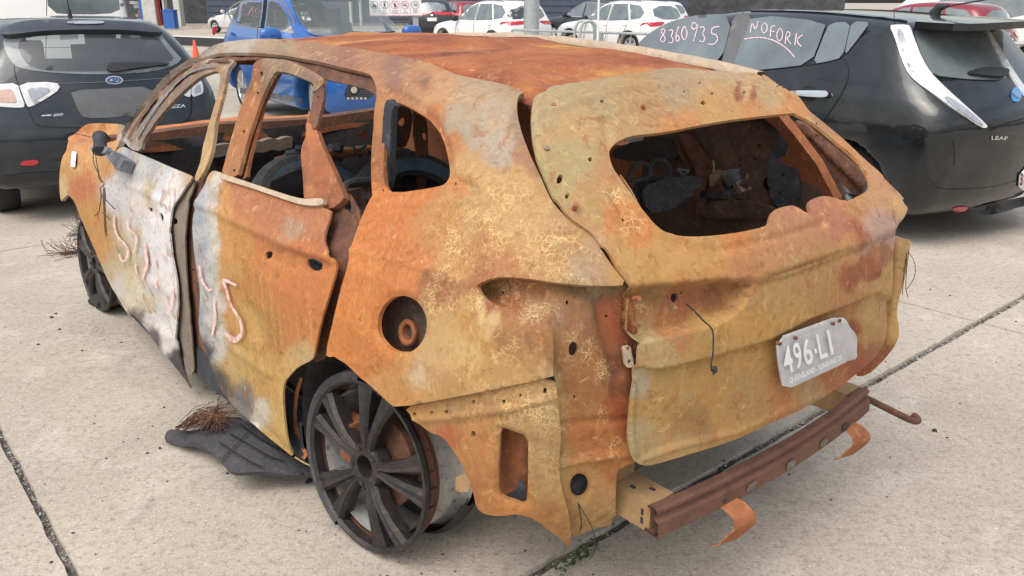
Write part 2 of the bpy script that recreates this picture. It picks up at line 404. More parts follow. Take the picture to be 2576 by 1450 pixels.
M['orange'] = simple('orange', (.75, .11, .06), .6, var=.12)
M['sign_white'] = simple('sign_white', (.78, .76, .77), .5, var=.04)
M['ink'] = simple('ink', (.03, .03, .04), .6)
M['ink_red'] = simple('ink_red', (.6, .03, .03), .6)
M['bin_blue'] = simple('bin_blue', (.03, .12, .38), .55)
M['shop_wall'] = simple('shop_wall', (.06, .075, .11), .7, var=.15, vs=3)
M['shop_pale'] = simple('shop_pale', (.5, .49, .47), .8, var=.15, vs=3)
M['shop_dark'] = simple('shop_dark', (.06, .062, .07), .8, var=.4, vs=2)
M['red_stock'] = simple('red_stock', (.35, .06, .05), .7, var=.3)
M['yellow'] = simple('yellow', (.7, .5, .05), .6)
M['badge_blue'] = simple('badge_blue', (.10, .35, .75), .25, .4, 1.)
M['plate_white'] = simple('plate_white', (.72, .70, .70), .5, var=.06)
M['maroon'] = simple('maroon', (.25, .03, .06), .6)

# concrete yard
def concrete(name, tone=1., broom=True):
    t = NT(name); v = t.co(); w = t.co(scale=(1, 1, 1))
    a = t.noise(v, .55, 5, .6, .6); b = t.noise(v, 2.3, 6, .7, .8); c = t.noise(v, 26, 4, .7); d = t.noise(v, 130, 3, .8)
    k = lambda x: tuple(lin(x) * tone) + (1,)
    base = t.mix(t.rng(a, .32, .68), k((164, 155, 142)), k((191, 181, 167)))
    base = t.mix(t.rng(b, .52, .74, 0, .75), base, k((206, 199, 187)))
    base = t.mix(t.rng(t.noise(v, 1.1, 7, .75, 1.4), .57, .75, 0, .6), base, k((146, 137, 129)))
    base = t.mix(t.rng(c, .5, .7, 0, .6), base, k((140, 127, 112))); base = t.mix(t.rng(t.noise(v, 55, 3, .7), .55, .68, 0, .55), base, k((112, 100, 88)))
    sp = t.rng(d, .55, .68, 0, .52); base = t.mix(sp, base, k((96, 84, 74)))
    sp2 = t.rng(t.noise(v, 95, 2, .7), .58, .68, 0, .5); base = t.mix(sp2, base, k((222, 216, 206)))
    vo = t.vor(v, 7.5); base = t.mix(t.rng(vo, .0, .045, .85, 0), base, k((58, 54, 52)))
    base = t.mix(t.rng(t.noise(v, 2.0, 8, .8, 2.5), .66, .72, 0, .5), base, k((222, 220, 214)))
    base = t.mix(t.rng(t.noise(v, 1.35, 5, .6, .5), .665, .74, 0, .5), base, k((92, 88, 86)))
    t.set(Base_Color=base, Roughness=.88, Specular_IOR_Level=.3)
    h = t.math('ADD', t.math('MULTIPLY', c, .5), t.math('MULTIPLY', d, .5))
    if broom:
        s = t.noise(t.co(scale=(3, 75, 1)), 1.6, 3, .6); h = t.math('ADD', h, t.math('MULTIPLY', s, .55))
    t.bump(h, .55, .006)
    return t.m
M['concrete'] = concrete('concrete'); M['concrete_far'] = concrete('concrete_far', .96, False)
t = NT('joint_filler'); v = t.co(); n = t.noise(v, 22, 5, .7)
t.set(Base_Color=t.mix(t.rng(n, .35, .65), rgb(84, 74, 68), rgb(128, 118, 108)), Roughness=.95); t.bump(t.noise(v, 60, 4), 1., .01); M['joint'] = t.m
M['stone_pale'] = simple('stone_pale', (.34, .34, .31), .85, var=.3, vs=40); M['stone_dark'] = simple('stone_dark', (.08, .085, .08), .9, var=.3, vs=40)
M['leaf_green'] = simple('leaf_green', (.06, .10, .03), .7, var=.35, vs=60)

# burnt steel : large areas from the surveyed stain colours, the rest from noise
def rust(name, bub=1., streak=.22, contrast=1., rough=.82):
    t = NT(name); at = t.n('Attribute'); at.attribute_name = 'rust'; v = t.co(); C = at.outputs['Color']
    sw = t.noise(v, 5.5, 8, .62, 2.2)
    C = t.mix(t.rng(sw, .50, .72, 0, .30 * contrast), C, rgb(158, 96, 50), 'MIX')
    C = t.mix(t.rng(t.noise(v, 8, 7, .65, 1.8), .56, .72, 0, .18 * contrast), C, rgb(206, 166, 104))
    C = t.mix(t.rng(t.noise(v, 13, 9, .72, 1.2),   .58, .60, 0, .5), C, rgb(140, 88, 52))
    C = t.mix(t.rng(t.noise(v, 19, 9, .72, .8), .61, .632, 0, .40), C, rgb(212, 176, 116))
    C = t.mix(t.rng(t.noise(v, 6, 9, .72, 2.), .63, .65, 0, .5), C, rgb(150, 136, 112))
    C = t.mix(t.rng(t.noise(v, 48, 6, .75), .64, .67, 0, .4), C, rgb(104, 66, 44))
    st = t.noise(t.co(scale=(22, 22, 1.3)), 1.3, 6, .7, .3)
    C = t.mix(t.rng(st, .56, .66, 0, streak), C, rgb(206, 176, 122))
    C = t.mix(t.rng(t.noise(t.co(scale=(26, 26, 1.6)), 1.9, 6, .7), .60, .67, 0, streak * .9), C, rgb(132, 72, 42))
    vc = t.n('TexVoronoi'); vc.inputs['Scale'].default_value = 85; dn = t.n('VectorMath'); dn.operation = 'ADD'; nn = t.n('TexNoise'); nn.inputs['Scale'].default_value = 40; nn.inputs['Detail'].default_value = 5; t.l(v, nn.inputs['Vector'])
    ds = t.n('VectorMath'); ds.operation = 'SCALE'; ds.inputs['Scale'].default_value = .035; t.l(nn.outputs['Color'], ds.inputs[0]); t.l(v, dn.inputs[0]); t.l(ds.outputs[0], dn.inputs[1]); t.l(dn.outputs[0], vc.inputs['Vector'])
    bw = t.n('RGBToBW'); t.l(vc.outputs['Color'], bw.inputs[0]); fl = t.mix(t.rng(bw.outputs[0], .2, .8), (.84, .83, .82, 1), (1.10, 1.10, 1.10, 1)); C = t.mix(t.rng(t.noise(v, 10, 6, .7), .42, .6, .15, 1.), C, t.mix(1., C, fl, 'MULTIPLY'))
    f = t.noise(v, 75, 6, .75); C = t.mix(1., C, t.mix(t.rng(f, .25, .75), (.85, .85, .85, 1), (1.11, 1.11, 1.11, 1)), 'MULTIPLY')
    g = t.noise(v, 230, 3, .8); C = t.mix(t.rng(g, .60, .72, 0, .28), C, rgb(112, 74, 48))
    C = t.mix(t.rng(t.noise(v, 170, 3, .8), .62, .72, 0, .22), C, rgb(226, 204, 164))
    if bub:
        wv = t.n('VectorMath'); wv.operation = 'ADD'; nz = t.n('TexNoise'); nz.inputs['Scale'].default_value = 26; nz.inputs['Detail'].default_value = 3; t.l(v, nz.inputs['Vector'])
        sc = t.n('VectorMath'); sc.operation = 'SCALE'; sc.inputs['Scale'].default_value = .03; t.l(nz.outputs['Color'], sc.inputs[0]); t.l(v, wv.inputs[0]); t.l(sc.outputs[0], wv.inputs[1])
        patch = t.rng(t.noise(v, 11, 8, .75, 1.2), .46, .58)
        for scl, wdt, am in ((62, .09, .62), (135, .14, .7)):
            e = t.vor(wv.outputs[0], scl, 'DISTANCE_TO_EDGE'); ln = t.rng(e, .0, wdt, 1, 0)
            k = t.math('MULTIPLY', t.math('MULTIPLY', ln, patch), t.math('MULTIPLY', at.outputs['Alpha'], am * bub))
            ins = t.math('MULTIPLY', t.math('MULTIPLY', t.rng(e, wdt, wdt * 2.2), patch), t.math('MULTIPLY', at.outputs['Alpha'], .45))
            C = t.mix(ins, C, rgb(150, 102, 66)); C = t.mix(k, C, rgb(222, 198, 140))
            patch = t.rng(t.noise(v, 14, 4, .65, .8), .50, .62)
    t.set(Base_Color=C, Roughness=t.rng(sw, .3, .7, rough * .85, min(1, rough * 1.1)), Specular_IOR_Level=.28)
    t.bump(f, .16, .003)
    return t.m
M['rust'] = rust('rust'); M['rust_roof'] = rust('rust_roof', 0., .05, 1.5); M['rust_pale'] = rust('rust_pale', 0., .5, .45)
def burnt(name, a, b, c, rough=.85, sc=7., metal=0.):
    t = NT(name); v = t.co(); n = t.noise(v, sc, 7, .68, 1.2); m = t.noise(v, sc * 6, 5, .7)
    C = t.mix(t.rng(n, .36, .64), rgb(*a), rgb(*b)); C = t.mix(t.rng(m, .54, .7, 0, .7), C, rgb(*c))
    C = t.mix(t.rng(t.noise(v, sc * 22, 3, .8), .6, .72, 0, .5), C, rgb(*b))
    t.set(Base_Color=C, Roughness=rough, Metallic=metal); t.bump(m, .5, .006); return t.m
M['burnt_dark'] = burnt('burnt_dark', (62, 52, 48), (92, 70, 58), (128, 92, 70))
M['burnt_brown'] = burnt('burnt_brown', (78, 52, 42), (112, 74, 54), (140, 98, 70))
M['burnt_rust'] = burnt('burnt_rust', (128, 78, 52), (160, 98, 62), (178, 128, 84))
M['burnt_orange'] = burnt('burnt_orange', (168, 96, 52), (190, 118, 66), (150, 84, 52))
M['burnt_grey'] = burnt('burnt_grey', (118, 106, 96), (136, 122, 108), (98, 84, 74), sc=12)
M['burnt_pale'] = burnt('burnt_pale', (168, 150, 130), (190, 172, 150), (150, 118, 92), sc=14)
M['burnt_tan'] = burnt('burnt_tan', (150, 120, 84), (170, 138, 96), (136, 92, 58))
M['burnt_beam'] = burnt('burnt_beam', (88, 60, 48), (110, 74, 58), (76, 52, 44), sc=9)
M['navy_soot'] = burnt('navy_soot', (44, 48, 56), (60, 62, 68), (92, 92, 96))
M['ash'] = burnt('ash', (96, 100, 110), (130, 134, 142), (60, 60, 66), sc=20)
M['char'] = burnt('char', (40, 39, 41), (60, 57, 57), (80, 74, 70), sc=14)
M['tyre_grey'] = burnt('tyre_grey', (54, 54, 58), (72, 71, 74), (104, 98, 92), sc=10)
M['wheel_burnt'] = burnt('wheel_burnt', (46, 43, 43), (64, 60, 58), (92, 80, 72), .5, 9, .35)
M['barrel'] = burnt('barrel', (176, 174, 172), (206, 204, 202), (70, 66, 66), .5, 8, .4)
M['tyre_blue'] = burnt('tyre_blue', (58, 74, 84), (78, 108, 128), (92, 104, 108), .6, 6)
def worn(name, c, lo, hi, sc):
    t = NT(name); v = t.co(); t.set(Base_Color=c, Roughness=.8); tr = t.n('BsdfTransparent'); mx = t.n('MixShader')
    t.l(t.rng(t.noise(v, sc, 5, .75), lo, hi), mx.inputs[0]); t.l(tr.outputs[0], mx.inputs[1]); t.l(t.b.outputs[0], mx.inputs[2]); t.l(mx.outputs[0], t.out.inputs[0]); return t.m
M['spray_pink'] = worn('spray_pink', (.80, .52, .50, 1), .30, .52, 36)
t = NT('plate_burnt'); v = t.co(); n = t.noise(v, 18, 6, .7, 1.)
C = t.mix(t.rng(n, .45, .7), rgb(196, 196, 200), rgb(176, 176, 182)); C = t.mix(t.rng(t.noise(v, 11, 7, .75, 1.5), .62, .72, 0, .8), C, rgb(190, 165, 128))
t.set(Base_Color=C, Roughness=.42, Metallic=.35); t.bump(n, .3, .004); M['plate_burnt'] = t.m

M['chalk_pink'] = worn('chalk_pink', (.80, .58, .66, 1), .30, .52, 70)
# ------------------------------------------------------------------ the yard : slabs, joints, gravel
E1 = np.array([math.cos(R(40.2)), math.sin(R(40.2))]); E2 = np.array([-E1[1], E1[0]])
def uvw(u, v, z=0.): p = E1 * u + E2 * v; return (p[0], p[1], z)
g = MB(); g.add([(-900, -900, -.03), (900, -900, -.03), (900, 900, -.03), (-900, 900, -.03)], [(0, 1, 2, 3)])
yard = g.make('ground', M['concrete_far'], smooth=False, kind='structure')
g = MB(); g.add([uvw(-9, -9, -.016), uvw(18, -9, -.016), uvw(18, 27, -.016), uvw(-9, 27, -.016)], [(0, 1, 2, 3)])
g.make('joint_filler', M['joint'], yard, smooth=False)
UL = [(.33 + 4.26 * k, .014 if k == 0 else .008) for k in range(-2, 5)]; VL = [(1.545 + 4.915 * k, .020 if k == 0 else .008) for k in range(-2, 6)]
def edge(a, b, n, dirn, amp):
    t = np.linspace(0, 1, n, endpoint=False)[:, None]; p = a + (b - a) * t
    w = np.array([mnoise.noise(Vector((x[0] * 9, x[1] * 9, dirn[0] * 5))) + .7 * mnoise.noise(Vector((x[0] * 31, x[1] * 31, 3))) for x in p])
    w[0] = 0; return p + np.array(dirn) * (w * amp)[:, None]
for i in range(len(UL) - 1):
    for j in range(len(VL) - 1):
        u0 = UL[i][0] + UL[i][1]; u1 = UL[i + 1][0] - UL[i + 1][1]; v0 = VL[j][0] + VL[j][1]; v1 = VL[j + 1][0] - VL[j + 1][1]
        near = abs(i - 2) <= 1 and abs(j - 2) <= 1; n = 120 if near else 3
        am = lambda h: (.007 if h > .01 else .002) if near else 0
        c = [np.array(x) for x in ((u0, v0), (u1, v0), (u1, v1), (u0, v1))]
        p = np.concatenate([edge(c[0], c[1], n, (0, 1), am(VL[j][1])), edge(c[1], c[2], n, (1, 0), am(UL[i + 1][1])),
                            edge(c[2], c[3], n, (0, 1), am(VL[j + 1][1])), edge(c[3], c[0], n, (1, 0), am(UL[i][1]))])
        m = len(p); top = [uvw(a, b, 0) for a, b in p]; ce = np.array([(u0 + u1) / 2, (v0 + v1) / 2])
        s = MB(); s.add(top + [uvw(*(x + (x - ce) / np.linalg.norm(x - ce) * .004), -.02) for x in p], [tuple(range(m))] + [(k, k + m, (k + 1) % m + m, (k + 1) % m) for k in range(m)])
        s.make('slab', M['concrete'], yard, smooth=False)
def pebble(mb, c, r):
    V = np.array([(1, 0, 0), (-1, 0, 0), (0, 1, 0), (0, -1, 0), (0, 0, 1), (0, 0, -1)], float) * rng.uniform(.6, 1.2, (6, 1)) * r * np.array([1.2, 1, .7])
    a = rng.uniform(0, 6.3); Q = np.array([[math.cos(a), -math.sin(a), 0], [math.sin(a), math.cos(a), 0], [0, 0, 1]])
    mb.add(V @ Q.T + np.array(c), [(0, 2, 4), (2, 1, 4), (1, 3, 4), (3, 0, 4), (2, 0, 5), (1, 2, 5), (3, 1, 5), (0, 3, 5)])
ga, gb = MB(), MB()
for k in range(1500):
    mb = ga if rng.random() < .5 else gb
    if rng.random() < .4: p = uvw(.33 + rng.normal() * .005, rng.uniform(.6, 4.5), -.012)
    else: p = uvw(rng.uniform(.2, 5.5), 1.545 + rng.normal() * .008, -.012)
    pebble(mb, p, rng.uniform(.002, .007) * (1.7 if rng.random() < .08 else 1))
ga.make('gravel', M['stone_pale'], yard, kind='stuff'); gb.make('gravel', M['stone_dark'], yard, kind='stuff')
# loose chips and char crumbs
d = MB()
for k in range(260):
    b = random.choice([(395, 770, 90, 60), (520, 1010, 150, 90), (300, 820, 130, 70), (870, 1330, 90, 50), (1150, 1400, 160, 60), (2300, 900, 300, 160), (1900, 1300, 400, 140), (300, 1200, 250, 160)])
    pt = ground([(b[0] + rng.normal() * b[2], b[1] + rng.normal() * b[3])])[0]
    if pt[1] > 0 and pt[1] < 9 and not (b[0] < 250 and 0): pebble(d, (pt[0], pt[1], .002), abs(rng.normal()) * .0028 + .001)
for k in range(420):
    pt = ground([(245 + rng.normal() * 26, 832 + rng.normal() * 22 + 0)])[0]; pebble(d, (pt[0], pt[1], .0008), rng.uniform(.0008, .0022))
for u, v, r in ((130, 800, .012), (150, 830, .009), (2215, 955, .012), (2390, 745, .008), (2350, 1085, .014), (2340, 730, .007), (1985, 1195, .006), (140, 790, .01), (775, 1213, .016)):
    pebble(d, ground([(u, v)])[0] + np.array([0, 0, .003]), r)
d.make('char_crumbs', M['char'], kind='stuff')
# weed in the wide joint
wd = MB()
for k in range(110):
    b = q('T8 1850 1440 2130 1260'); t = rng.random(); c = ground([b[0] + (b[1] - b[0]) * t + rng.normal(size=2) * 5])[0]
    a = rng.uniform(0, 6.3); r = rng.uniform(.006, .016); h = rng.uniform(.0, .035); e = np.array([math.cos(a), math.sin(a), .5]) * r; f = np.array([-math.sin(a), math.cos(a), 0]) * r * .45
    c = c + np.array([0, 0, h]); wd.add([c, c + e * .5 + f, c + e, c + e * .5 - f], [(0, 1, 2, 3)])
w = wd.make('weed', M['leaf_green']); tag(w, 'low green weeds growing in the wide slab joint behind the burnt car', 'weed')

# ------------------------------------------------------------------ far buildings and yard furniture
def X(u, d): return (u - 1288) / CF * (d * .945 + .27)
fr = Frame(X(330, 56), 56, 0); ws = thing('workshop', 'long workshop with navy wall, pale pillars and cluttered open bay', 'building', fr)
def at56(u): return X(u, 56) - fr.o[0]
m = MB(); m.box((16, 6, 3.5), (32, .2, 3.5)); m.make('back_wall', M['shop_dark'], ws, False)
m = MB(); m.box((at56(575) + 14, .5, 3.4), (abs(at56(575) - at56(456)) / 2 + 14, .12, 3.1)); m.make('wall', M['shop_wall'], ws, False)
rb = MB()
for k in range(14): rb.box((at56(575) + 14, .36, .6 + k * .4), (abs(at56(575) - at56(456)) / 2 + 13.9, .03, .03))
rb.make('wall_rib', M['shop_wall'], ws, False, kind='stuff')
for u0, u1 in ((362, 394), (441, 456), (300, 312), (880, 886), (905, 910), (1262, 1270)):
    m = MB(); m.box(((at56(u0) + at56(u1)) / 2, .2, 3.2), (abs(at56(u1) - at56(u0)) / 2, .35, 3.4)); m.make('pillar', M['shop_pale'], ws, False)
m = MB(); m.box((at56(370) , 3, .04), (30, 3.2, .1)); m.make('floor', M['concrete_far'], ws, False)
for k in range(16):
    u = rng.uniform(314, 352); m = MB(); m.box((at56(u), rng.uniform(1, 2), rng.uniform(.3, 2.4)), (rng.uniform(.08, .3), .2, rng.uniform(.06, .2)))
    m.make('shelf_stock', random.choice([M['red_stock'], M['shop_pale'], M['plastic_grey'], M['bin_blue']]), ws, False)
m = MB(); m.box((at56(358), .2, 2.4), (.14, .2, 2.4)); m.make('post', M['bin_blue'], ws, False)
for u in (398, 405, 409):
    m = MB(); m.box((at56(u), .4, 1.0), (.12, .3, rng.uniform(.7, 1.3))); m.make('shelf_stock', random.choice([M['red_stock'], M['shop_pale']]), ws, False)
m = MB(); m.box((0, 0, .55), (.33, .33, .52)); m.box((0, 0, 1.10), (.36, .36, .04)); m.box((0, -.3, 1.16), (.25, .04, .03))
b = m.make('wheelie_bin', M['bin_blue'], smooth=False); b.location = (X(428, 54), 54, 0); tag(b, 'blue upright bin standing before the workshop pillar', 'bin')
# low barrier with white dashed top
fr = Frame(-15.2, 36, -36.5); br = thing('kerb_barrier', 'low dark barrier with white dashed top stripe across the yard', 'barrier', fr)
m = MB(); m.sweep([(-6, 0, 0), (11, 0, 0)], [(-.12, 0), (.12, 0), (.07, .30), (-.07, .30)]); m.make('barrier_body', M['plastic'], br, False)
for k in range(60):
    m = MB(); m.box((-5.9 + k * .28, 0, .318), (.115, .07, .018)); m.make('stripe', M['white_card'], br, False)
# cone
fr = Frame(X(487, 22), 22, 20); co = thing('traffic_cone', 'faded orange traffic cone standing between the parked cars', 'cone', fr)
m = MB(); m.lathe([(.15, 0), (.15, .04), (.125, .06), (.03, .68), (.022, .70), (0, .70)], [[1, 0, 0], [0, 0, 1], [0, 1, 0]], n=20); m.make('cone_body', M['orange'], co)
m = MB(); m.box((0, 0, .02), (.19, .19, .02)); m.make('base', M['orange'], co, False)
# sign
DS = 17.; fr = Frame(X(965, DS), DS, 4); sg = thing('site_sign', 'white site safety sign with five black pictograms on a grey post', 'sign', fr)
def sgx(u): return (X(u, DS) - fr.o[0])
def sgz(v): s, c = math.sin(CP), math.cos(CP); w = (v - 725) / CF; return CH + DS * (-s - w * c) / (c - w * s)
m = MB(); m.box(((sgx(935) + sgx(1063)) / 2, 0, (sgz(41) + 2.15) / 2), ((sgx(1063) - sgx(935)) / 2, .012, (2.15 - sgz(41)) / 2)); m.make('panel', M['sign_white'], sg, False)
m = MB()
for u0, u1, v0, v1 in ((937, 1061, 39.3, 40.2), (937, 1061, -30, -29.2)): m.box(((sgx(u0) + sgx(u1)) / 2, -.014, (sgz(v0) + sgz(v1)) / 2), ((sgx(u1) - sgx(u0)) / 2, .002, abs(sgz(v0) - sgz(v1)) / 2))
m.make('border', M['ink_red'], sg, False)
m = MB(); m.box((sgx(1047), .05, 1.05), (.055, .03, 1.05)); m.make('post', M['galv'], sg, False)
def ring(mb, cx, cz, r0, r1, y=-.015, n=28):
    a = np.linspace(0, 2 * math.pi, n, endpoint=False); V = [(cx + r * math.cos(t), y, cz + r * math.sin(t)) for r in (r0, r1) for t in a]
    mb.add(V, [(k, n + k, n + (k + 1) % n, (k + 1) % n)[::-1] for k in range(n)])
def disc(mb, cx, cz, r, y=-.0155, n=18): mb.add([(cx + r * math.cos(t), y, cz + r * math.sin(t)) for t in np.linspace(0, 2 * math.pi, n, endpoint=False)], [tuple(range(n))[::-1]])
def bar(mb, x0, z0, x1, z1, w, y=-.016):
    a = np.array([x1 - x0, z1 - z0]); a = a / np.linalg.norm(a); nn = np.array([-a[1], a[0]]) * w / 2
    mb.add([(x0 + nn[0], y, z0 + nn[1]), (x1 + nn[0], y, z1 + nn[1]), (x1 - nn[0], y, z1 - nn[1]), (x0 - nn[0], y, z0 - nn[1])], [(0, 1, 2, 3)])
def text_geo(s, size=1., ext=0., align='CENTER', bold=0.):
    cu = bpy.data.curves.new('txt', 'FONT'); cu.body = s; cu.size = size; cu.align_x = align; cu.align_y = 'CENTER'; cu.extrude = ext; cu.resolution_u = 3; cu.offset = bold
    o = bpy.data.objects.new('txt', cu); col.objects.link(o); dg = bpy.context.evaluated_depsgraph_get(); me = bpy.data.meshes.new_from_object(o.evaluated_get(dg))
    V = np.array([v.co for v in me.vertices]); Fc = [tuple(p.vertices) for p in me.polygons]; bpy.data.objects.remove(o); bpy.data.curves.remove(cu); bpy.data.meshes.remove(me)
    return V, Fc
cz = sgz(13); step = .1985; cw = []
for k in range(5):
    cx = sgx(1048) - (4 - k) * step; ri = MB(); ring(ri, cx, cz, .068, .076); ri.make('pictogram_ring', M['ink_red'] if k in (2, 3) else M['ink'], sg, False)
    p = MB()
    if k == 0: bar(p, cx - .045, cz - .03, cx + .04, cz - .03, .02); bar(p, cx - .03, cz - .03, cx - .01, cz + .03, .02); bar(p, cx - .01, cz + .0, cx + .04, cz - .02, .03); disc(p, cx - .03, cz - .045, .012); disc(p, cx + .02, cz - .045, .012)
    if k == 1: disc(p, cx, cz + .042, .012); bar(p, cx, cz + .03, cx, cz - .01, .022); bar(p, cx, cz - .01, cx - .022, cz - .055, .012); bar(p, cx, cz - .01, cx + .025, cz - .055, .012); bar(p, cx, cz + .02, cx + .03, cz - .0, .009); bar(p, cx, cz + .02, cx - .028, cz + .0, .009)
    if k == 2: bar(p, cx - .0, cz - .045, cx - .0, cz + .03, .028); bar(p, cx + .015, cz + .01, cx + .035, cz - .03, .012)
    if k == 3: bar(p, cx - .05, cz - .005, cx + .045, cz - .02, .014); bar(p, cx - .02, cz + .0, cx + .04, cz + .035, .01)
    if k == 4:
        V, Fc = text_geo('10', .085, bold=.002); p.add([(cx + v[0], -.0155, cz + v[1]) for v in V], Fc)
    p.make('pictogram', M['ink'], sg, False)
    if k in (2, 3): s = MB(); bar(s, cx - .05, cz + .05, cx + .05, cz - .05, .009, -.0165); s.make('pictogram_slash', M['ink_red'], sg, False)
    if k: s = MB(); bar(s, cx - step / 2, sgz(4), cx - step / 2, sgz(37), .004); s.make('divider', M['ink'], sg, False)
    for r, wds in enumerate((('FORKLIFT', 'AREA'), ('WATCH', 'FOR', 'PEDESTRIANS'), ('NO MOBILE', 'PHONE USE', 'WHILE DRIVING'), ('NO', 'SMOKING', 'IN THIS AREA'), ('SPEED', 'LIMIT'))[k]):
        V, Fc = text_geo(wds, .034 if k == 4 else .022); cw.append(([(cx + v[0], -.0155, cz - .107 - r * (.036 if k == 4 else .024) + v[1]) for v in V], Fc))
p = MB()
for V, Fc in cw: p.add(V, Fc)
p.make('lettering', M['ink'], sg, False)
# pole and railings
po = MB(); po.lathe([(.2, 0), (.2, 9)], [[1, 0, 0], [0, 0, 1], [0, 1, 0]], n=28); po.lathe([(.32, 0), (.32, .03), (.2, .03)], [[1, 0, 0], [0, 0, 1], [0, 1, 0]], n=28)
p = po.make('lamp_column', M['galv']); p.location = (X(1337, 22.5), 22.5, 0); tag(p, 'thick round galvanised pole standing among the white cars', 'pole')
a = np.array([X(1287, 20.3), 20.3, 0]); b = np.array([X(1640, 17.6), 17.6, 0]); L_ = np.linalg.norm(b - a); fr = Frame(a[0], a[1], math.degrees(math.atan2(b[1] - a[1], b[0] - a[0])))
rl = thing('railing', 'galvanised pedestrian railing with thin bars before the white cars', 'railing', fr)
m = MB(); m.tube(chaikin(np.array([(0, 0, 0), (0, 0, .9), (0.02, 0, 1.0), (.15, 0, 1.0), (L_, 0, 1.0)]), 2, False), .028, 10); m.make('top_rail', M['galv'], rl)
m = MB(); m.tube([(0, 0, .2), (L_, 0, .2)], .02, 8); m.make('lower_rail', M['galv'], rl)
for k in range(1, int(L_ / .31)): m = MB(); m.tube([(k * .31, 0, .2), (k * .31, 0, 1.0)], .006, 5); m.make('bar', M['galv'], rl)
m = MB(); m.tube([(X(1530, 18.4) * 0 + L_ * .67, 0, 0), (L_ * .67, 0, 1.0)], .05, 10); m.make('post', M['galv'], rl)
for u0, u1, dd in ((1444, 1463, 18.6), (1458, 1502, 18.3)):
    f2 = Frame(X(u0, dd), dd, 0); w_ = X(u1, dd) - X(u0, dd) + (.28 if u0 == 1444 else 0)
    m = MB(); m.tube(chaikin(np.array([(0, 0, 0), (0, 0, 1.0), (.05, 0, 1.2), (.15, 0, 1.24), (w_ - .15, 0, 1.24), (w_ - .04, 0, 1.18), (w_, 0, 1.0), (w_, 0, 0)]), 2, False), .03, 10)
    h = m.make('hoop_rail', M['galv']); h.location = f2.o; tag(h, 'galvanised hoop rail, the ' + ('left and rear one' if u0 == 1444 else 'right and front one') + ' of the pair by the railing', 'hoop', 'hoop rails')
m = MB(); m.tube([(0, 0, 0), (0, 0, 3)], .022, 8); p = m.make('slim_post', M['sign_white']); p.location = (X(1503, 18.0), 18., 0); tag(p, 'slim cream post standing beside the hoop rails', 'post')
fr = Frame(X(2500, 13.7), 13.7, -12); rl = thing('guard_rail', 'galvanised guard rail behind the black hatchback by the red car', 'rail', fr)
for z in (1.0, .55): m = MB(); m.tube([(-3, 0, z), (4, 0, z)], .035, 10); m.make('rail', M['galv'], rl)
for x in (-2.9, -.9, 1.1, 3.1): m = MB(); m.tube([(x, 0, 0), (x, 0, 1)], .035, 10); m.make('post', M['galv'], rl)

# ------------------------------------------------------------------ vehicles
def wheel(parent, c, Ro, w, sgn, Rr=None, spokes=5, mat='alloy', tmat='rubber', steer=0., twin=False, camber=0.):
    """tyre, rim with dished barrel and separate spokes; the outer face looks along sgn*y"""
    Rr = Rr or Ro * .68; a = R(steer); cb = R(camber)
    Q = np.array([[math.cos(a), -math.sin(a), 0], [math.sin(a), math.cos(a), 0], [0, 0, 1]]) @ np.array([[1, 0, 0], [0, math.cos(cb), -math.sin(cb)], [0, math.sin(cb), math.cos(cb)]]) @ np.diag([1, sgn, 1])
    hub = MB(); hub.lathe([(0, .035), (.03, .035), (.055, .02), (.06, -.02), (.06, -.08), (0, -.08)], Q, c, 20); W = hub.make('wheel', M[mat], parent)
    t = MB(); h = w / 2
    t.lathe([(Rr, .0), (Rr + .012, .012), (Rr + (Ro - Rr) * .55, .02), (Ro - .02, .0), (Ro, -.03), (Ro, -w + .05), (Ro - .02, -w + .02), (Rr, -w + .02), (Rr - .01, -w + .05)], Q, c, 40); t.make('tyre', M[tmat], W)
    r = MB(); r.lathe([(Rr + .004, .006), (Rr - .008, .012), (Rr - .02, 0), (Rr - .03, -.05), (Rr - .05, -.14), (.03, -.15)], Q, c, 40)
    for k in range(spokes):
        for dt in ((-.13, .13) if twin else (0,)):
            th = 2 * math.pi * k / spokes + .3; u = np.array([math.cos(th), 0, math.sin(th)]); th2 = th + dt; u2 = np.array([math.cos(th2), 0, math.sin(th2)]); v = np.array([-math.sin(th2), 0, math.cos(th2)])
            V = []
            for rr, ww, yy in ((.035, .022, .015), (Rr * .55, .026, .008), (Rr - .012, .034 if not twin else .022, -.002)):
                cc = (u if rr < .04 else u2) * rr
                for s1, dy in ((-1, 0), (-.6, .014), (.6, .014), (1, 0), (1, -.03), (-1, -.03)): V.append(cc + v * s1 * ww * (1.6 if spokes <= 5 and not twin else 1) + np.array([0, yy + dy, 0]))
            V = (np.array(V) @ Q.T) + np.array(c); r.add(V, [(i * 6 + k2, i * 6 + (k2 + 1) % 6, i * 6 + 6 + (k2 + 1) % 6, i * 6 + 6 + k2) for i in range(2) for k2 in range(6)])
    r.make('rim', M[mat], W); return W
def body_shell(name, B, root, mat, h, cutpx=(), fr=None, cutcar=None):
    P = B.p; wy = B.wz[:, 1].max() + .08
    V, Q = shell(B.F, (P[:, 0].min() - .1, -wy, P[:, 1].min() - .1), (P[:, 0].max() + .1, wy, P[:, 1].max() + .1), h)
    c = V[Q].mean(1); keep = np.ones(len(Q), bool)
    if len(cutpx):
        uv = project(fr.l2w(c)); N = grad(B.F, c); camd = c - fr.w2l(CAM); facing = (N * camd).sum(1) < 0
        for poly in cutpx: keep &= ~((polysdf(uv[:, 0], uv[:, 1], poly) < -3) & facing)
    if cutcar is not None: keep &= ~cutcar(c)
    return mesh(name, V, Q[keep], mat, root)
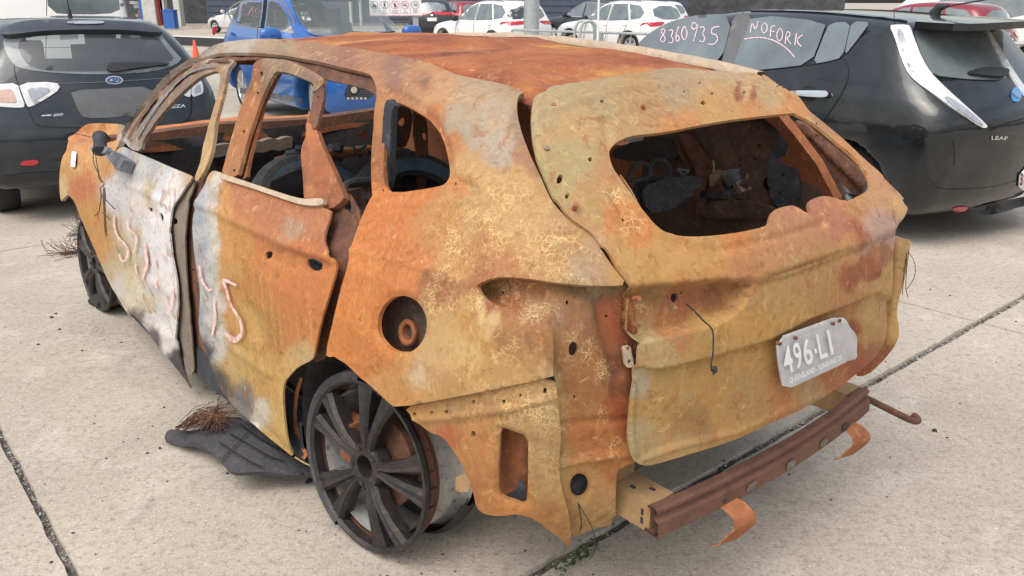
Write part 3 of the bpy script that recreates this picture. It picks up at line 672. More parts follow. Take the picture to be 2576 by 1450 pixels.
def stroke_font(ch):
    G = {'0': [[(.5, 0), (.1, .3), (.1, .7), (.5, 1), (.9, .7), (.9, .3), (.5, 0)]], '3': [[(.1, .1), (.6, 0), (.85, .2), (.4, .47), (.9, .7), (.6, 1), (.05, .9)]],
         '5': [[(.95, .02), (.4, .06), (.3, .42), (.7, .45), (.85, .72), (.5, 1), (.1, .95)]], '6': [[(.75, 0), (.25, .4), (.1, .8), (.5, 1), (.9, .75), (.55, .5), (.15, .7)]],
         '8': [[(.55, .45), (.2, .25), (.5, 0), (.85, .2), (.45, .5), (.1, .8), (.5, 1), (.9, .75), (.55, .45)]], '9': [[(.9, .25), (.5, 0), (.2, .25), (.5, .45), (.9, .2), (.7, .6), (.45, 1)]],
         'N': [[(.0, 1), (.25, 0), (.6, .9), (.9, 0.)]], 'O': [[(.5, 0), (.1, .35), (.15, .8), (.5, 1), (.9, .65), (.85, .2), (.5, 0)]], 'F': [[(.2, 1), (.3, 0), (1, .1)], [(.25, .5), (.8, .55)]],
         'R': [[(.05, 1), (.25, 0), (.8, .15), (.7, .45), (.2, .5), (.85, 1)]], 'K': [[(.1, .9), (.3, 0)], [(1, .12), (.2, .5), (.85, 1)]], '7': [[(.05, .05), (.9, 0), (.4, 1)]], '2': [[(.1, .2), (.5, 0), (.9, .25), (.1, 1), (.95, .95)]]}
    return G[ch]
def write(name, glyphs, width, F, proj, mat, parent, off):
    st = []
    for ch, x0, y0, x1, y1 in glyphs:
        for s in stroke_font(ch): st.append(chaikin(np.array([(x0 + (x1 - x0) * a, y0 + (y1 - y0) * b) for a, b in s]), 1, False))
    return ribbon(name, st, width, F, proj, mat, parent, off, 3, 1)
def text_on(name, s, quad, F, proj, mat, parent, off, bold=0.):
    """lettering laid into a four-cornered field (tl, tr, br, bl) on a surface"""
    V, Fc = text_geo(s, 1., bold=bold); lo = V.min(0); hi = V.max(0); a = (V[:, 0] - lo[0]) / (hi[0] - lo[0]); b = (hi[1] - V[:, 1]) / (hi[1] - lo[1])
    Q = np.asarray(quad, float); uv = (1 - a)[:, None] * ((1 - b)[:, None] * Q[0] + b[:, None] * Q[3]) + a[:, None] * ((1 - b)[:, None] * Q[1] + b[:, None] * Q[2])
    o, d = proj(uv); P, ok = cast(F, o, d, off); return mesh(name, P, Fc, mat, parent, False)
def seat(root, x, y, z, wd, mat, hh=.62, rest=True):
    s = MB(); s.box((x, y, z + .1), (.26, wd, .1)); T = np.array([[.97, 0, .22], [0, 1, 0], [-.22, 0, .97]])
    s.box((x - .28, y, z + .2 + hh / 2), (.07, wd, hh / 2), T.T)
    if rest:
        for yy in ((y,) if wd < .4 else (y - .38, y + .38)): s.box((x - .40, yy, z + .3 + hh), (.05, .13, .10), T.T)
    return s.make('seat', mat, root, False)

# ---- dark hatchback seen from behind, on the left
K = 1.05; FS = Frame(-3.59, 7.14, 126.5)
BS = Body([(-.80, .32), (-.86, .55), (-.82, .80), (-.76, .98), (-.62, 1.22), (-.42, 1.40), (-.1, 1.435), (.8, 1.445), (1.3, 1.385), (1.8, 1.14), (2.1, .98), (2.9, .88), (3.3, .72), (3.42, .5), (3.3, .22), (-.7, .24)],
          [(0, .82), (.3, .86), (.6, .875), (.85, .86), (1.0, .81), (1.4, .60), (1.5, .55)], 1.2, .22, .3, .12, ([-1, -.3, 3, 3.5], [.95, 1, .98, .85]), [(0, .32, .36), (2.62, .32, .36)], .62, K)
SU = thing('hatchback', 'dark charcoal hatchback with clear tail lamps, seen from behind at left', 'car', FS)
pv = viewp(FS); FB = BS.F
gl = q('T1 12 285 100 248 300 222 600 212 900 216 1155 236 1200 300 1275 385 1322 436 1200 500 1000 530 700 540 400 530 180 505 100 470 50 400')
inner = q('T1 120 320 180 270 350 232 600 222 900 226 1130 250 1230 390 1265 430 1150 480 900 515 500 522 250 500 170 440')
body_shell('body', BS, SU, M['charcoal_paint'], .034, [inner], FS, lambda c: (c[:, 0] > 1.40 * K) & (c[:, 0] < 2.05 * K) & (c[:, 2] > 1.0 * K) & (abs(c[:, 1]) < .66))
panel('window_frit', gl, FB, pv, M['glass_grey'], SU, .004, [inner], 12, 0)
panel('rear_window', inner, FB, pv, M['glass'], SU, .003, (), 14, 0)
panel('roof_spoiler', q('T1 -15 250 40 200 130 155 300 138 700 140 1000 160 1100 185 1180 232 1155 236 900 216 600 212 300 222 100 248'), FB, pv, M['dark_paint'], SU, .05, (), 12, .05)
panel('brake_lamp', q('T1 483 152 752 148 752 172 486 172'), FB, pv, M['lamp_grey'], SU, .058, (), 8, .004)
lampo = q('T1 -120 615 0 608 126 600 150 680 186 772 130 780 0 772 -120 760')
lampi = q('T1 134 600 405 590 442 640 330 715 215 778 192 762 160 680')
for nm, p_ in (('tail_lamp', lampo), ('tail_lamp', lampi), ('tail_lamp', q('U1 1790 765 1900 690 1935 750 1938 860 1880 890 1790 915')), ('tail_lamp', q('U1 1440 650 1780 640 1782 912 1720 905 1600 830'))):
    o_ = panel(nm, p_, FB, pv, M['lamp_white'], SU, .012, (), 10, .008)
    c_ = p_.mean(0); panel('reflector', c_ + (p_ - c_) * .55, FB, pv, M['lamp_amber'] if nm and abs(c_[0] - 20) < 45 else M['lamp_grey'], o_, .016, (), 8, .002)
panel('plate_recess', q('T1 505 655 800 640 1105 622 1085 760 1060 822 1000 838 800 850 620 856 575 822 535 725'), FB, pv, M['plastic_grey'], SU, .004, (), 14, 0)
ce = q('T1 825 580')[0]; el = lambda rx, ry, n=24, c=ce: np.array([(c[0] + rx * math.cos(t), c[1] + ry * math.sin(t)) for t in np.linspace(0, 2 * math.pi, n, endpoint=False)])
bd = panel('emblem', el(22, 10.6), FB, pv, M['chrome'], SU, .006, (), 6, .006); panel('emblem_field', el(19, 8.2), FB, pv, simple('deep_blue', (.02, .06, .16), .2, 0, 1), bd, .009, (), 6, 0)
for cx, cy, r in ((-7, 0, 7), (3, -3, 3), (5, 3, 3), (10, 0, 3), (9, 4, 2.5), (11, -3.4, 2.2)):
    s_ = np.array([(ce[0] + cx + (r if k % 2 == 0 else r * .25) * math.cos(k * math.pi / 4) * 1.2, ce[1] + cy + (r if k % 2 == 0 else r * .25) * math.sin(k * math.pi / 4) * .75) for k in range(8)])
    panel('emblem_star', s_, FB, pv, M['chrome'], bd, .011, (), 2, 0, smooth=0)
text_on('lettering', 'IMPREZA', q('T1 1130 768 1342 752 1342 776 1130 792'), FB, pv, M['chrome'], SU, .008, .02)
text_on('lettering', 'AWD', q('T1 385 824 458 818 456 836 385 844'), FB, pv, M['chrome'], SU, .008, .02)
panel('badge', q('T1 300 832 372 828 372 838 300 842'), FB, pv, M['chrome'], SU, .008, (), 6, 0)
ribbon('hatch_seam', q('T1 100 480 118 590 200 775 225 850 262 905 330 920 600 925 900 922 1250 905 1340 880 1385 830 1386 720 1384 600'), 2.2, FB, pv, M['seam'], SU, .005)
ribbon('crease_trim', q('T1 420 605 700 596 1000 580 1250 560'), 1.6, FB, pv, M['plastic_grey'], SU, .006)
panel('reflector', q('T1 140 1195 160 1168 200 1160 275 1156 278 1175 265 1192 210 1200'), FB, pv, M['lamp_red'], SU, .006, (), 8, .004)
panel('bumper_insert', q('T1 -60 1290 150 1255 300 1245 700 1235 700 1300 300 1300 160 1320 -60 1340'), FB, pv, M['plastic'], SU, .004, (), 16, 0)
w = panel('wiper', q('T1 775 455 900 446 1100 450 1235 455 1200 466 1000 488 860 512 780 516'), FB, pv, M['plastic'], SU, .03, (), 8, .02)
for x in (0, 2.62):
    for s in (-1, 1): wheel(SU, (x * K, s * .80 * K, .32 * K), .32 * K, .21, s)
mb = MB(); a0 = cast(FB, *pv(q('T1 507 122')), 0)[0][0]; mb.tube([a0, a0 + (0, 0, .06)], [.02, .011], 8); mb.tube([a0 + (0, 0, .05), a0 + (.02, 0, .42)], .005, 6); mb.make('aerial', M['plastic'], SU)
seat(SU, .55, 0, .42, .62, M['cloth'], .5); seat(SU, 1.45, .38, .42, .25, M['cloth']); seat(SU, 1.45, -.38, .42, .25, M['cloth'])
mb = MB(); mb.box((2.0, 0, .85), (.12, .7, .12)); mb.make('dashboard', M['cloth'], SU, False)
mb = MB(); mb.box((.9, 0, .33), (1.5, .68, .03)); mb.make('floor_pan', M['cloth'], SU, False)
ws_ = Body([(1.36, 1.44), (1.9, 1.1), (2.1, 1.02), (2.0, .95), (1.3, 1.3)], [(0, .66), (2, .6)], 0, 0, .3, .01, None, (), 9, K)

# ---- black electric hatchback on the right
FL = Frame(3.10, 6.40, 123.); KL = 1.02
BL = Body([(-.72, .25), (-.80, .45), (-.82, .75), (-.80, .92), (-.66, 1.05), (-.42, 1.30), (-.28, 1.46), (0, 1.50), (.8, 1.545), (1.75, 1.52), (2.45, 1.26), (3.0, .98), (3.35, .86), (3.5, .68), (3.56, .4), (3.4, .2), (-.5, .2)],
          [(0, .80), (.25, .84), (.5, .87), (.8, .885), (.98, .86), (1.08, .82), (1.42, .63), (1.6, .55)], 1.2, .24, .3, .13, ([-1, -.2, 3, 3.6], [.93, 1, .98, .8]), [(0, .32, .37), (2.70, .32, .37)], .62, KL)
LE = thing('electric_hatchback', 'black electric hatchback with tall pale tail lamps and chalk writing on its windows', 'car', FL)
pv = viewp(FL); FB = BL.F
body_shell('body', BL, LE, M['black_paint'], .034)
BLs = Body([(-2, 0), (-2, 2), (6, 2), (6, 0)], [(0, .80), (.25, .84), (.5, .87), (.8, .885), (.98, .86), (1.08, .82), (1.42, .63), (1.6, .55)], 1.2, 0, 0, .02, None, (), 9, KL, 1, 0); FGL = BLs.F
fd = q('T3 440 102 200 106 60 135 -60 175 -190 255 -260 330 -200 500 100 540 345 470')
rd = q('T3 575 104 1112 155 1080 250 1000 464 700 500 425 520 470 380 520 240'); fq = q('T3 1136 165 1286 158 1262 270 1228 415 1120 445 1012 463 1060 340 1100 240')
for p_ in (fd, rd, fq, q('T3 1297 155 1400 158 1416 172 1400 200 1300 332 1240 405 1265 270')): panel('window', p_, FGL, pv, M['glass_grey'], LE, .008, (), 14, 0)
panel('b_pillar', q('T3 448 95 575 100 520 235 425 520 345 480 400 270'), FGL, pv, M['plastic_grey'], LE, .004, (), 14, 0)
lm = panel('tail_lamp', q('T3 1565 186 1605 178 1700 178 1720 200 1745 270 1800 420 1860 520 1985 645 2130 775 2270 900 2276 925 2235 926 2100 830 1900 690 1760 590 1700 530 1655 430 1600 260'), FB, pv, M['lamp_white'], LE, .014, (), 10, .012)
panel('lamp_insert', q('T3 1616 210 1658 210 1690 320 1722 430 1757 522 1722 518 1680 430 1645 320'), FB, pv, M['lamp_grey'], lm, .02, (), 6, .002)
panel('lamp_lower', q('T3 1990 690 2150 800 2255 905 2225 905 2060 790 1960 710'), FB, pv, M['lamp_grey'], lm, .02, (), 6, .002)
panel('tail_lamp', q('T3 2242 180 2262 178 2360 330 2470 520 2600 700 2600 760 2480 600 2400 480 2310 310'), FB, pv, M['lamp_white'], LE, .014, (), 10, .012)
panel('rear_window', q('T3 1730 190 1900 170 2235 180 2290 290 2420 520 2400 578 2200 575 2050 566 1880 540 1830 480 1785 370'), FB, pv, M['glass_grey'], LE, .004, (), 14, 0)
panel('rear_spoiler', np.array([(-.18, .62), (-.45, .60), (-.60, .50), (-.66, .25), (-.67, 0), (-.66, -.25), (-.60, -.5), (-.45, -.60), (-.18, -.62), (-.10, 0)]) * KL, lambda P: P[..., 2] - (1.50 + .05 * (P[..., 0] + .2) - .06 * P[..., 1] ** 2) * KL, topp(), M['black_paint'], LE, 0, (), .04, .045)
panel('roof_rib', np.array([(-.1, .5), (1.3, .47), (1.3, .43), (-.1, .46)]) * KL, FB, topp(), M['black_paint'], LE, .012, (), .05, .012)
panel('roof_rib', np.array([(-.1, -.5), (1.3, -.47), (1.3, -.43), (-.1, -.46)]) * KL, FB, topp(), M['black_paint'], LE, .012, (), .05, .012)
panel('wiper', q('T3 2108 522 2250 484 2330 482 2425 490 2440 520 2400 552 2300 548'), FB, pv, M['plastic'], LE, .03, (), 8, .02)
panel('handle_cup', el(22, 21, 20, q('T3 980 678')[0]), FB, pv, M['seam'], LE, .003, (), 8, 0)
panel('door_handle', q('T3 843 668 865 654 1050 654 1112 656 1119 672 1114 702 1050 704 950 698 880 686'), FB, pv, M['chrome'], LE, .035, (), 6, .016)
for s_, wd_ in (('T3 1226 418 1262 470 1274 535 1240 640 1150 790 1050 905', 2.2), ('T3 345 480 400 300 512 88', 2.0), ('T3 200 520 700 505 1000 468 1150 440 1224 415 1290 335 1405 195', 2.2), ('T3 1480 1100 1620 1055 1800 985 1970 935 2230 885', 1.8), ('T3 1600 90 1604 165', 2.0), ('T3 1880 545 2040 566 2200 578 2340 582', 2.2), ('T3 2300 945 2400 900 2560 850', 2.5), ('T3 2030 1020 2040 1100 2036 1200', 1.6)):
    ribbon('panel_seam', q(s_), wd_, FB, pv, M['seam'], LE, .005)
eb = panel('badge', el(13, 18.5, 20, q('T3 2486 682')[0]), FB, pv, M['badge_blue'], LE, .01, (), 6, .008); ribbon('badge_bar', q('T3 2458 662 2512 705'), 6, FB, pv, M['chrome'], eb, .02)
text_on('lettering', 'LEAF', q('T3 2306 982 2424 988 2420 1014 2304 1010'), FB, pv, M['chrome'], LE, .008, .02)
panel('reflector', q('V2 1600 770 1640 742 1800 728 1812 760 1760 792 1650 805'), FB, pv, M['lamp_red'], LE, .006, (), 6, .004)
np_ = panel('number_plate', q('V2 2484 255 2800 120 2800 480 2460 545'), FB, pv, M['plate_white'], LE, .012, (), 10, .003)
text_on('plate_lettering', '310 FLA', q('V2 2490 300 2790 175 2786 370 2484 460'), FB, pv, M['maroon'], np_, .015, .02)
panel('diffuser', q('V2 1850 760 2080 690 2536 600 2700 560 2700 700 2480 730 2250 810 2000 850 1850 850'), FB, pv, M['plastic'], LE, .006, (), 12, 0)
write('chalk_number', [('8', 1658, 71, 1677, 108), ('3', 1681, 74, 1696, 110), ('6', 1698, 67, 1711, 107), ('0', 1713, 66, 1730, 103), ('9', 1733, 54, 1758, 104), ('3', 1759, 66, 1776, 107), ('5', 1778, 66, 1812, 113)], 2.5, FGL, pv, M['chalk_pink'], LE, .012)
write('chalk_words', [('N', 1887, 53, 1909, 83), ('O', 1914, 57, 1932, 85), ('F', 1934, 64, 1952, 93), ('O', 1952, 71, 1971, 105), ('R', 1974, 78, 1992, 111), ('K', 1997, 84, 2019, 118)], 2.4, FGL, pv, M['chalk_pink'], LE, .012)
ribbon('chalk_underline', q('T3 518 284 600 270 680 276 760 305 830 355 880 412'), 2.6, FGL, pv, M['chalk_pink'], LE, .012)
for x in (0, 2.7):
    for s in (-1, 1): wheel(LE, (x * KL, s * .80 * KL, .32 * KL), .32 * KL, .2, s, mat='plastic_grey')
mb = MB(); mb.tube([(.0, 0, 1.50 * KL), (-.03, 0, 1.56 * KL), (-.10, 0, 1.57 * KL)], [.05, .03, .012], 8); mb.tube([(-.06, 0, 1.56 * KL), (-.42, 0, 1.62 * KL)], .006, 6); mb.make('aerial', M['plastic'], LE)
mb = MB(); mb.tube([(-.41, 0, 1.62 * KL), (-.45, 0, 1.625 * KL)], .014, 8); mb.make('aerial_cap', M['badge_blue'], LE)

# ---- blue suv facing the yard
KB = 1.05; FBf = Frame(-3.476, 13.637, -55.2)
BB = Body([(-.80, .4), (-.86, .8), (-.82, 1.05), (-.66, 1.32), (-.42, 1.6), (0, 1.66), (.6, 1.69), (1.15, 1.64), (1.6, 1.42), (1.98, 1.16), (2.2, 1.07), (3.0, 1.0), (3.36, .88), (3.47, .65), (3.42, .35), (3.2, .24), (-.7, .26)],
          [(0, .82), (.3, .88), (.6, .91), (.9, .91), (1.06, .87), (1.6, .64), (1.75, .55)], 1.3, .22, .22, .12, ([-1, -.2, 3, 3.5], [.93, 1, .98, .86]), [(0, .35, .42), (2.68, .35, .42)], .62, KB)
BU = thing('blue_suv', 'bright blue family SUV with pink chalk number on its rear side window', 'car', FBf)
pv = viewp(FBf); FB = BB.F
wn1 = q('V1 340 135 380 85 450 45 440 150 405 262 365 215'); wn2 = q('V1 462 40 560 14 705 6 690 150 668 312 560 298 410 264 440 160'); wn3 = q('V1 752 4 850 6 905 50 960 140 1010 260 1065 400 900 375 718 318 735 150')
wsn = q('V1 1000 -20 1045 110 1105 235 1175 350 1240 392 1420 408 1800 384 2190 352 2235 335 2140 225 2000 80 1890 -20')
body_shell('body', BB, BU, M['blue_paint'], .036, [wn1, wn2, wn3, wsn], FBf, lambda c: ((c[:, 1] > .6) & (c[:, 2] > 1.12 * KB) & (c[:, 2] < 1.55 * KB) & (c[:, 0] > -.3) & (c[:, 0] < 1.6)))
for p_ in (wn1, wn2, wn3): panel('window', p_, FB, pv, M['glass_clear'], BU, .004, (), 10, 0)
panel('windscreen', wsn, FB, pv, M['glass_clear'], BU, .004, (), 12, 0)
ribbon('window_trim', [q('V1 300 118 318 180 350 240 400 276 560 308 740 334'), q('V1 318 108 370 55 450 18 560 0 860 -8 930 30 990 120 1040 250 1082 385')], 4, FB, pv, M['chrome'], BU, .008, 6)
ribbon('window_surround', [q('V1 350 130 375 215 420 262 560 292 735 325'), q('V1 1000 -30 1050 120 1110 240 1180 355 1250 398 1420 414 1800 392 2190 360')], 2.2, FB, pv, M['plastic'], BU, .006, 6)
ribbon('pillar_cover', q('V1 728 0 715 150 690 315'), 10, FB, pv, M['plastic'], BU, .006, 6)
ribbon('short_seam', q('V1 640 330 630 440'), 1.5, FB, pv, M['seam'], BU, .005, 6)  # short dark line in seam colour below the side windows
panel('tail_lamp', q('V1 165 290 185 300 165 350 148 400 128 385 130 330'), FB, pv, M['lamp_red'], BU, .012, (), 6, .01)
ribbon('wiper', q('V1 1480 402 1650 385 1810 372'), 2, FB, pv, M['plastic'], BU, .02); ribbon('wiper', q('V1 1880 385 2000 378 2180 350'), 2, FB, pv, M['plastic'], BU, .02)
for p_ in ('V1 1082 50 1165 40 1168 52 1086 62', 'V1 1114 132 1205 128 1216 170 1128 178', 'V1 1128 184 1224 178 1246 238 1158 244'): panel('window_sticker', q(p_), FB, pv, M['white_card'], BU, .008, (), 8, .001, smooth=0)
text_on('chalk_number', '8327558', q('V1 452 36 684 96 640 212 436 150'), FB, pv, simple('chalk_rose', (.72, .30, .45), .8), BU, .012, .012)
ribbon('sill_trim', q('V1 440 1020 700 1060 950 1100 1140 1140'), 14, FB, pv, M['plastic_grey'], BU, .006)
for s_ in ('V1 330 380 345 362 375 372 390 400 350 405', 'V1 660 432 690 414 720 432 700 446'): panel('door_handle', q(s_), FB, pv, M['blue_paint'], BU, .03, (), 4, .02)
panel('lower_grille', q('V1 1650 950 1780 955 1900 985 1945 1040 1935 1080 1890 1112 1700 1118 1620 1100 1615 1050'), FB, pv, M['plastic'], BU, .006, (), 8, 0)
for k in range(6): ribbon('grille_bar', q(f'V1 {1640} {985+k*19} {1940-k*4} {1010+k*17}'), 1.4, FB, pv, M['plastic_grey'], BU, .014, 8)
fg = panel('fog_lamp', el(14, 15, 20, q('V1 1728 1012')[0]), FB, pv, M['plastic'], BU, .016, (), 5, .01); panel('fog_lens', el(8, 8.5, 16, q('V1 1722 1012')[0]), FB, pv, M['chrome'], fg, .022, (), 4, .004)
for k in range(5): panel('chrome_tooth', q(f'V1 {1640+k*48} 1098 {1676+k*48} 1099 {1668+k*48} 1120 {1646+k*48} 1118'), FB, pv, M['chrome'], BU, .014, (), 5, .006, smooth=0)
panel('headlamp', np.array([(.42, .88), (.85, .95), (.86, .80), (.5, .72)]) * KB, FB, endp(1), M['lamp_white'], BU, .008, (), .05, .006); panel('headlamp', np.array([(-.42, .88), (-.85, .95), (-.86, .80), (-.5, .72)]) * KB, FB, endp(1), M['lamp_white'], BU, .008, (), .05, .006)
panel('grille', np.array([(-.4, .88), (.4, .88), (.36, .6), (-.36, .6)]) * KB, FB, endp(1), M['plastic'], BU, .006, (), .06, .004)
def blob(name, c, h, mat, root, rotz=0, cut=None):
    V = []; n, m_ = 16, 10
    for i in range(m_ + 1):
        for j in range(n):
            a = -math.pi / 2 + math.pi * i / m_; t = 2 * math.pi * j / n; s = lambda x: math.copysign(abs(x) ** .75, x)
            V.append((s(math.cos(a)) * s(math.cos(t)) * h[0], s(math.cos(a)) * s(math.sin(t)) * h[1], s(math.sin(a)) * h[2]))
    V = np.array(V); cz_, sz_ = math.cos(R(rotz)), math.sin(R(rotz)); V = V @ np.array([[cz_, sz_, 0], [-sz_, cz_, 0], [0, 0, 1]]) + np.array(c)
    return mesh(name, V, [(i * n + j, i * n + (j + 1) % n, (i + 1) * n + (j + 1) % n, (i + 1) * n + j) for i in range(m_) for j in range(n)], mat, root)
for s in (-1, 1):
    mi = blob('door_mirror', (1.93 * KB, s * 1.0 * KB, 1.15 * KB), (.075, .15, .10), M['blue_paint'], BU); blob('mirror_foot', (1.95 * KB, s * .96 * KB, 1.07 * KB), (.07, .15, .06), M['plastic'], mi)
for x in (0, 2.68):
    for s in (-1, 1): wheel(BU, (x * KB, s * .80 * KB, .35 * KB), .355 * KB, .23, s, .25 * KB, steer=(-14 if x else 0))
for s in (-1, 1): seat(BU, 1.15, s * .38, .5, .26, M['plastic_grey'])
seat(BU, .2, 0, .5, .6, M['plastic_grey']); mb = MB(); mb.box((1.75, 0, .95 * KB), (.22, .72, .1)); mb.make('dashboard', M['plastic'], BU, False)
mb = MB(); mb.lathe([(.17 + .016 * math.cos(t), .016 * math.sin(t)) for t in np.linspace(0, 2 * math.pi, 9)], [[.4, -.9, 0], [0, 0, 1], [.9, .4, 0]] @ np.eye(3), (1.5, -.38, 1.06), 24); mb.make('steering_wheel', M['plastic'], BU)
panel('paper', np.array([(1.75, -.2), (1.95, -.15), (1.9, .12), (1.72, .1)]), lambda P: P[..., 2] - 1.075, topp(), M['white_card'], BU, 0, (), .06, .002)

# ---- generic parked cars further off
SUVP = [(-.88, .4), (-.96, .75), (-.93, 1.0), (-.78, 1.25), (-.58, 1.55), (-.3, 1.65), (.6, 1.685), (1.25, 1.63), (1.7, 1.42), (2.15, 1.13), (2.5, 1.06), (3.25, .97), (3.55, .82), (3.62, .55), (3.5, .26), (-.8, .28)]
SUVW = [(0, .84), (.3, .90), (.6, .93), (.9, .92), (1.06, .87), (1.55, .68), (1.75, .58)]
SUV_WIN = [[(2.0, 1.09), (1.55, 1.40), (1.15, 1.54), (.98, 1.56), (.98, 1.07)], [(.91, 1.07), (.91, 1.56), (.3, 1.57), (.05, 1.10)], [(-.02, 1.11), (.22, 1.56), (-.25, 1.51), (-.48, 1.32), (-.40, 1.16)]]
def parked(name, label, cat, fr, mat, prof=SUVP, wz=SUVW, win=SUV_WIN, wb=2.69, k=1., h=.06, group=None, arch='plastic', rear=((.60, 1.12), (.52, 1.50)), lamps=((.55, .93, .90, 1.06),), glassm='glass_grey', trim=None, wr=.35, plate=None):
    B = Body(prof, wz, 1.2, .22, .22, .12, ([-1, -.2, 3, 3.6], [.94, 1, .98, .86]), [(0, wr, wr + .05), (wb, wr, wr + .05)], .62, k)
    T_ = thing(name, label, cat, fr, group); F = B.F
    body_shell('body', B, T_, mat, h)
    for s in (-1, 1):
        for p_ in win: panel('window', np.array(p_) * k, F, sidep(s), M[glassm], T_, .008, (), .12, 0, smooth=0)
        xs = [p_[0] for p_ in win[0]]; x0 = min(xs)
        for pts in ([(x0 - .04, 1.5), (x0 - .04, 1.05), (x0 - .02, .45), (x0 + .3, .36)], [(max(xs) - .1, 1.0), (max(xs) - .05, .7), (max(xs), .4)], [(win[1][-1][0] + .02, 1.08), (win[1][-1][0] + .05, .85), (.38, .55)]): ribbon('door_seam', np.array(pts) * k, .014, F, sidep(s), M['seam'], T_, .005, .1)
        for xx in (x0 + .12, x0 - .72): panel('door_handle', np.array([(xx, .97), (xx - .2, .98), (xx - .2, .945), (xx, .94)]) * k, F, sidep(s), mat, T_, .03, (), .06, .02)
        if arch:
            for ax in (0, wb):
                t = np.linspace(-.2, math.pi + .2, 15); a_ = [(ax + (wr + .045) * math.cos(x), wr + (wr + .045) * math.sin(x)) for x in t]; b_ = [(ax + (wr + .11) * math.cos(x), wr + (wr + .11) * math.sin(x)) for x in t[::-1]]
                panel('arch_trim', np.array(a_ + b_) * k, F, sidep(s), M[arch], T_, .008, (), .1, .008, smooth=0)
            panel('sill_trim', np.array([(.45, .44), (wb - .45, .44), (wb - .45, .28), (.45, .28)]) * k, F, sidep(s), M[arch], T_, .006, (), .15, .005)
        mi = blob('door_mirror', ((max(xs) - .15) * k, s * 1.0 * k, 1.12 * k), (.08, .12, .09), M['plastic'] if cat != 'sedan' else mat, T_)
        for y0, z0_, y1, z1 in lamps:
            panel('tail_lamp', np.array([(s * y0, z0_ + .02), (s * y1, z0_ - .02), (s * y1, z1), (s * y0, z1 - .03)]) * k, F, endp(-1), M['lamp_red'], T_, .012, (), .05, .01)
            panel('tail_lamp', np.array([(-.74, z0_ + .04), (-.90, z0_ - .01), (-.90, z1), (-.80, z1 - .01)]) * k, F, sidep(s), M['lamp_red'], T_, .014, (), .05, .01)
        panel('headlamp', np.array([(s * .45, .84), (s * .86, .92), (s * .88, .80), (s * .5, .76)]) * k, F, endp(1), M['lamp_white'], T_, .01, (), .06, .008)
        panel('headlamp', np.array([(3.1, .90), (3.55, .86), (3.56, .78), (3.3, .8)]) * k, F, sidep(s), M['lamp_white'], T_, .01, (), .06, .008)
        for x in (0, wb): wheel(T_, (x * k, s * .81 * k, wr * k), wr * k, .22, s)
        if trim: ribbon('window_trim', np.array(trim) * k, .03, F, sidep(s), M['chrome'], T_, .012, .08)
        if cat == 'SUV': ribbon('roof_rail', np.array([(-.2, .58), (1.2, .58)]) * [1, s] * k, .03, F, topp(), M['plastic_grey'], T_, .03, .1)
    (ya, za), (yb, zb) = rear
    panel('rear_window', np.array([(-ya, za), (-yb, zb), (yb, zb), (ya, za)]) * k, F, endp(-1), M[glassm], T_, .006, (), .1, 0)
    panel('windscreen', np.array([(-.68, 1.14), (-.56, 1.52), (.56, 1.52), (.68, 1.14)]) * k, F, endp(1), M[glassm], T_, .006, (), .1, 0)
    np2 = panel('number_plate', np.array([(-.19, .80), (.19, .80), (.19, .93), (-.19, .93)]) * k, F, endp(-1), M['plate_white'], T_, .012, (), .1, .006, smooth=0)
    if plate: text_on('plate_lettering', plate, np.array([(.16, .905), (-.16, .905), (-.16, .825), (.16, .825)]) * k, F, endp(-1), M['ink'], np2, .014, .02)
    panel('emblem', np.array([(.05 * math.cos(t), 1.03 + .035 * math.sin(t)) for t in np.linspace(0, 6.28, 14)[:-1]]) * k, F, endp(-1), M['chrome'] if mat is not M['white_paint'] else M['plastic'], T_, .012, (), .04, .006)
    panel('bumper_trim', np.array([(-.8, .55), (.8, .55), (.78, .32), (-.78, .32)]) * k, F, endp(-1), M[arch or 'plastic'], T_, .006, (), .15, .005)
    return T_, B
RV, RB = parked('white_suv', 'white SUV with black arches and red tail lamps behind the round pole', 'SUV', Frame(.10, 27.1, 128.5), M['white_paint'], group='white parked SUVs', plate='QG SN15', lamps=((.50, .96, .90, 1.08),))
panel('dark_pillar', np.array([(-.50, 1.28), (-.66, 1.52), (-.85, 1.13), (-.72, 1.12)]), RB.F, sidep(1), M['glass_dark'], RV, .008, (), .06, 0)
panel('door_crest', np.array([(1.75, .82), (1.85, .82), (1.85, .70), (1.8, .66), (1.75, .70)]), RB.F, sidep(1), M['chalk_pink'], RV, .008, (), .05, 0)
parked('white_suv', 'white SUV with dark tinted side windows behind the hoop rails', 'SUV', Frame(4.24, 26.8, 128.), M['white_paint'], group='white parked SUVs')
parked('white_suv', 'white SUV parked furthest back, only its roof showing past the dark grey SUV', 'SUV', Frame(6.6, 38, 130.), M['white_paint'], group='white parked SUVs')
parked('grey_suv', 'dark grey SUV with bright window trim between two white SUVs', 'SUV', Frame(4.1, 34.6, 131.), M['dark_paint'], trim=[(2.0, 1.07), (.9, 1.05), (0, 1.09), (-.4, 1.13), (-.52, 1.3), (-.25, 1.53), (.6, 1.6), (1.2, 1.56)])
parked('dark_suv', 'near black SUV with wide red tail lamps behind the site sign', 'SUV', Frame(X(1085, 37.5), 37.5, 97.), M['dark_paint'], k=1.06, lamps=((.58, 1.02, .92, 1.16),))
parked('maroon_suv', 'maroon SUV showing only a red lamp beside the dark SUV', 'SUV', Frame(X(1175, 43), 43, 120.), M['red_paint'], lamps=((.58, 1.0, .92, 1.12),))
SEDP = [(-1.0, .4), (-1.08, .7), (-1.0, .95), (-.5, 1.0), (.05, 1.30), (.5, 1.41), (1.0, 1.42), (1.5, 1.3), (2.05, .98), (2.9, .88), (3.35, .72), (3.45, .45), (3.3, .22), (-.9, .25)]
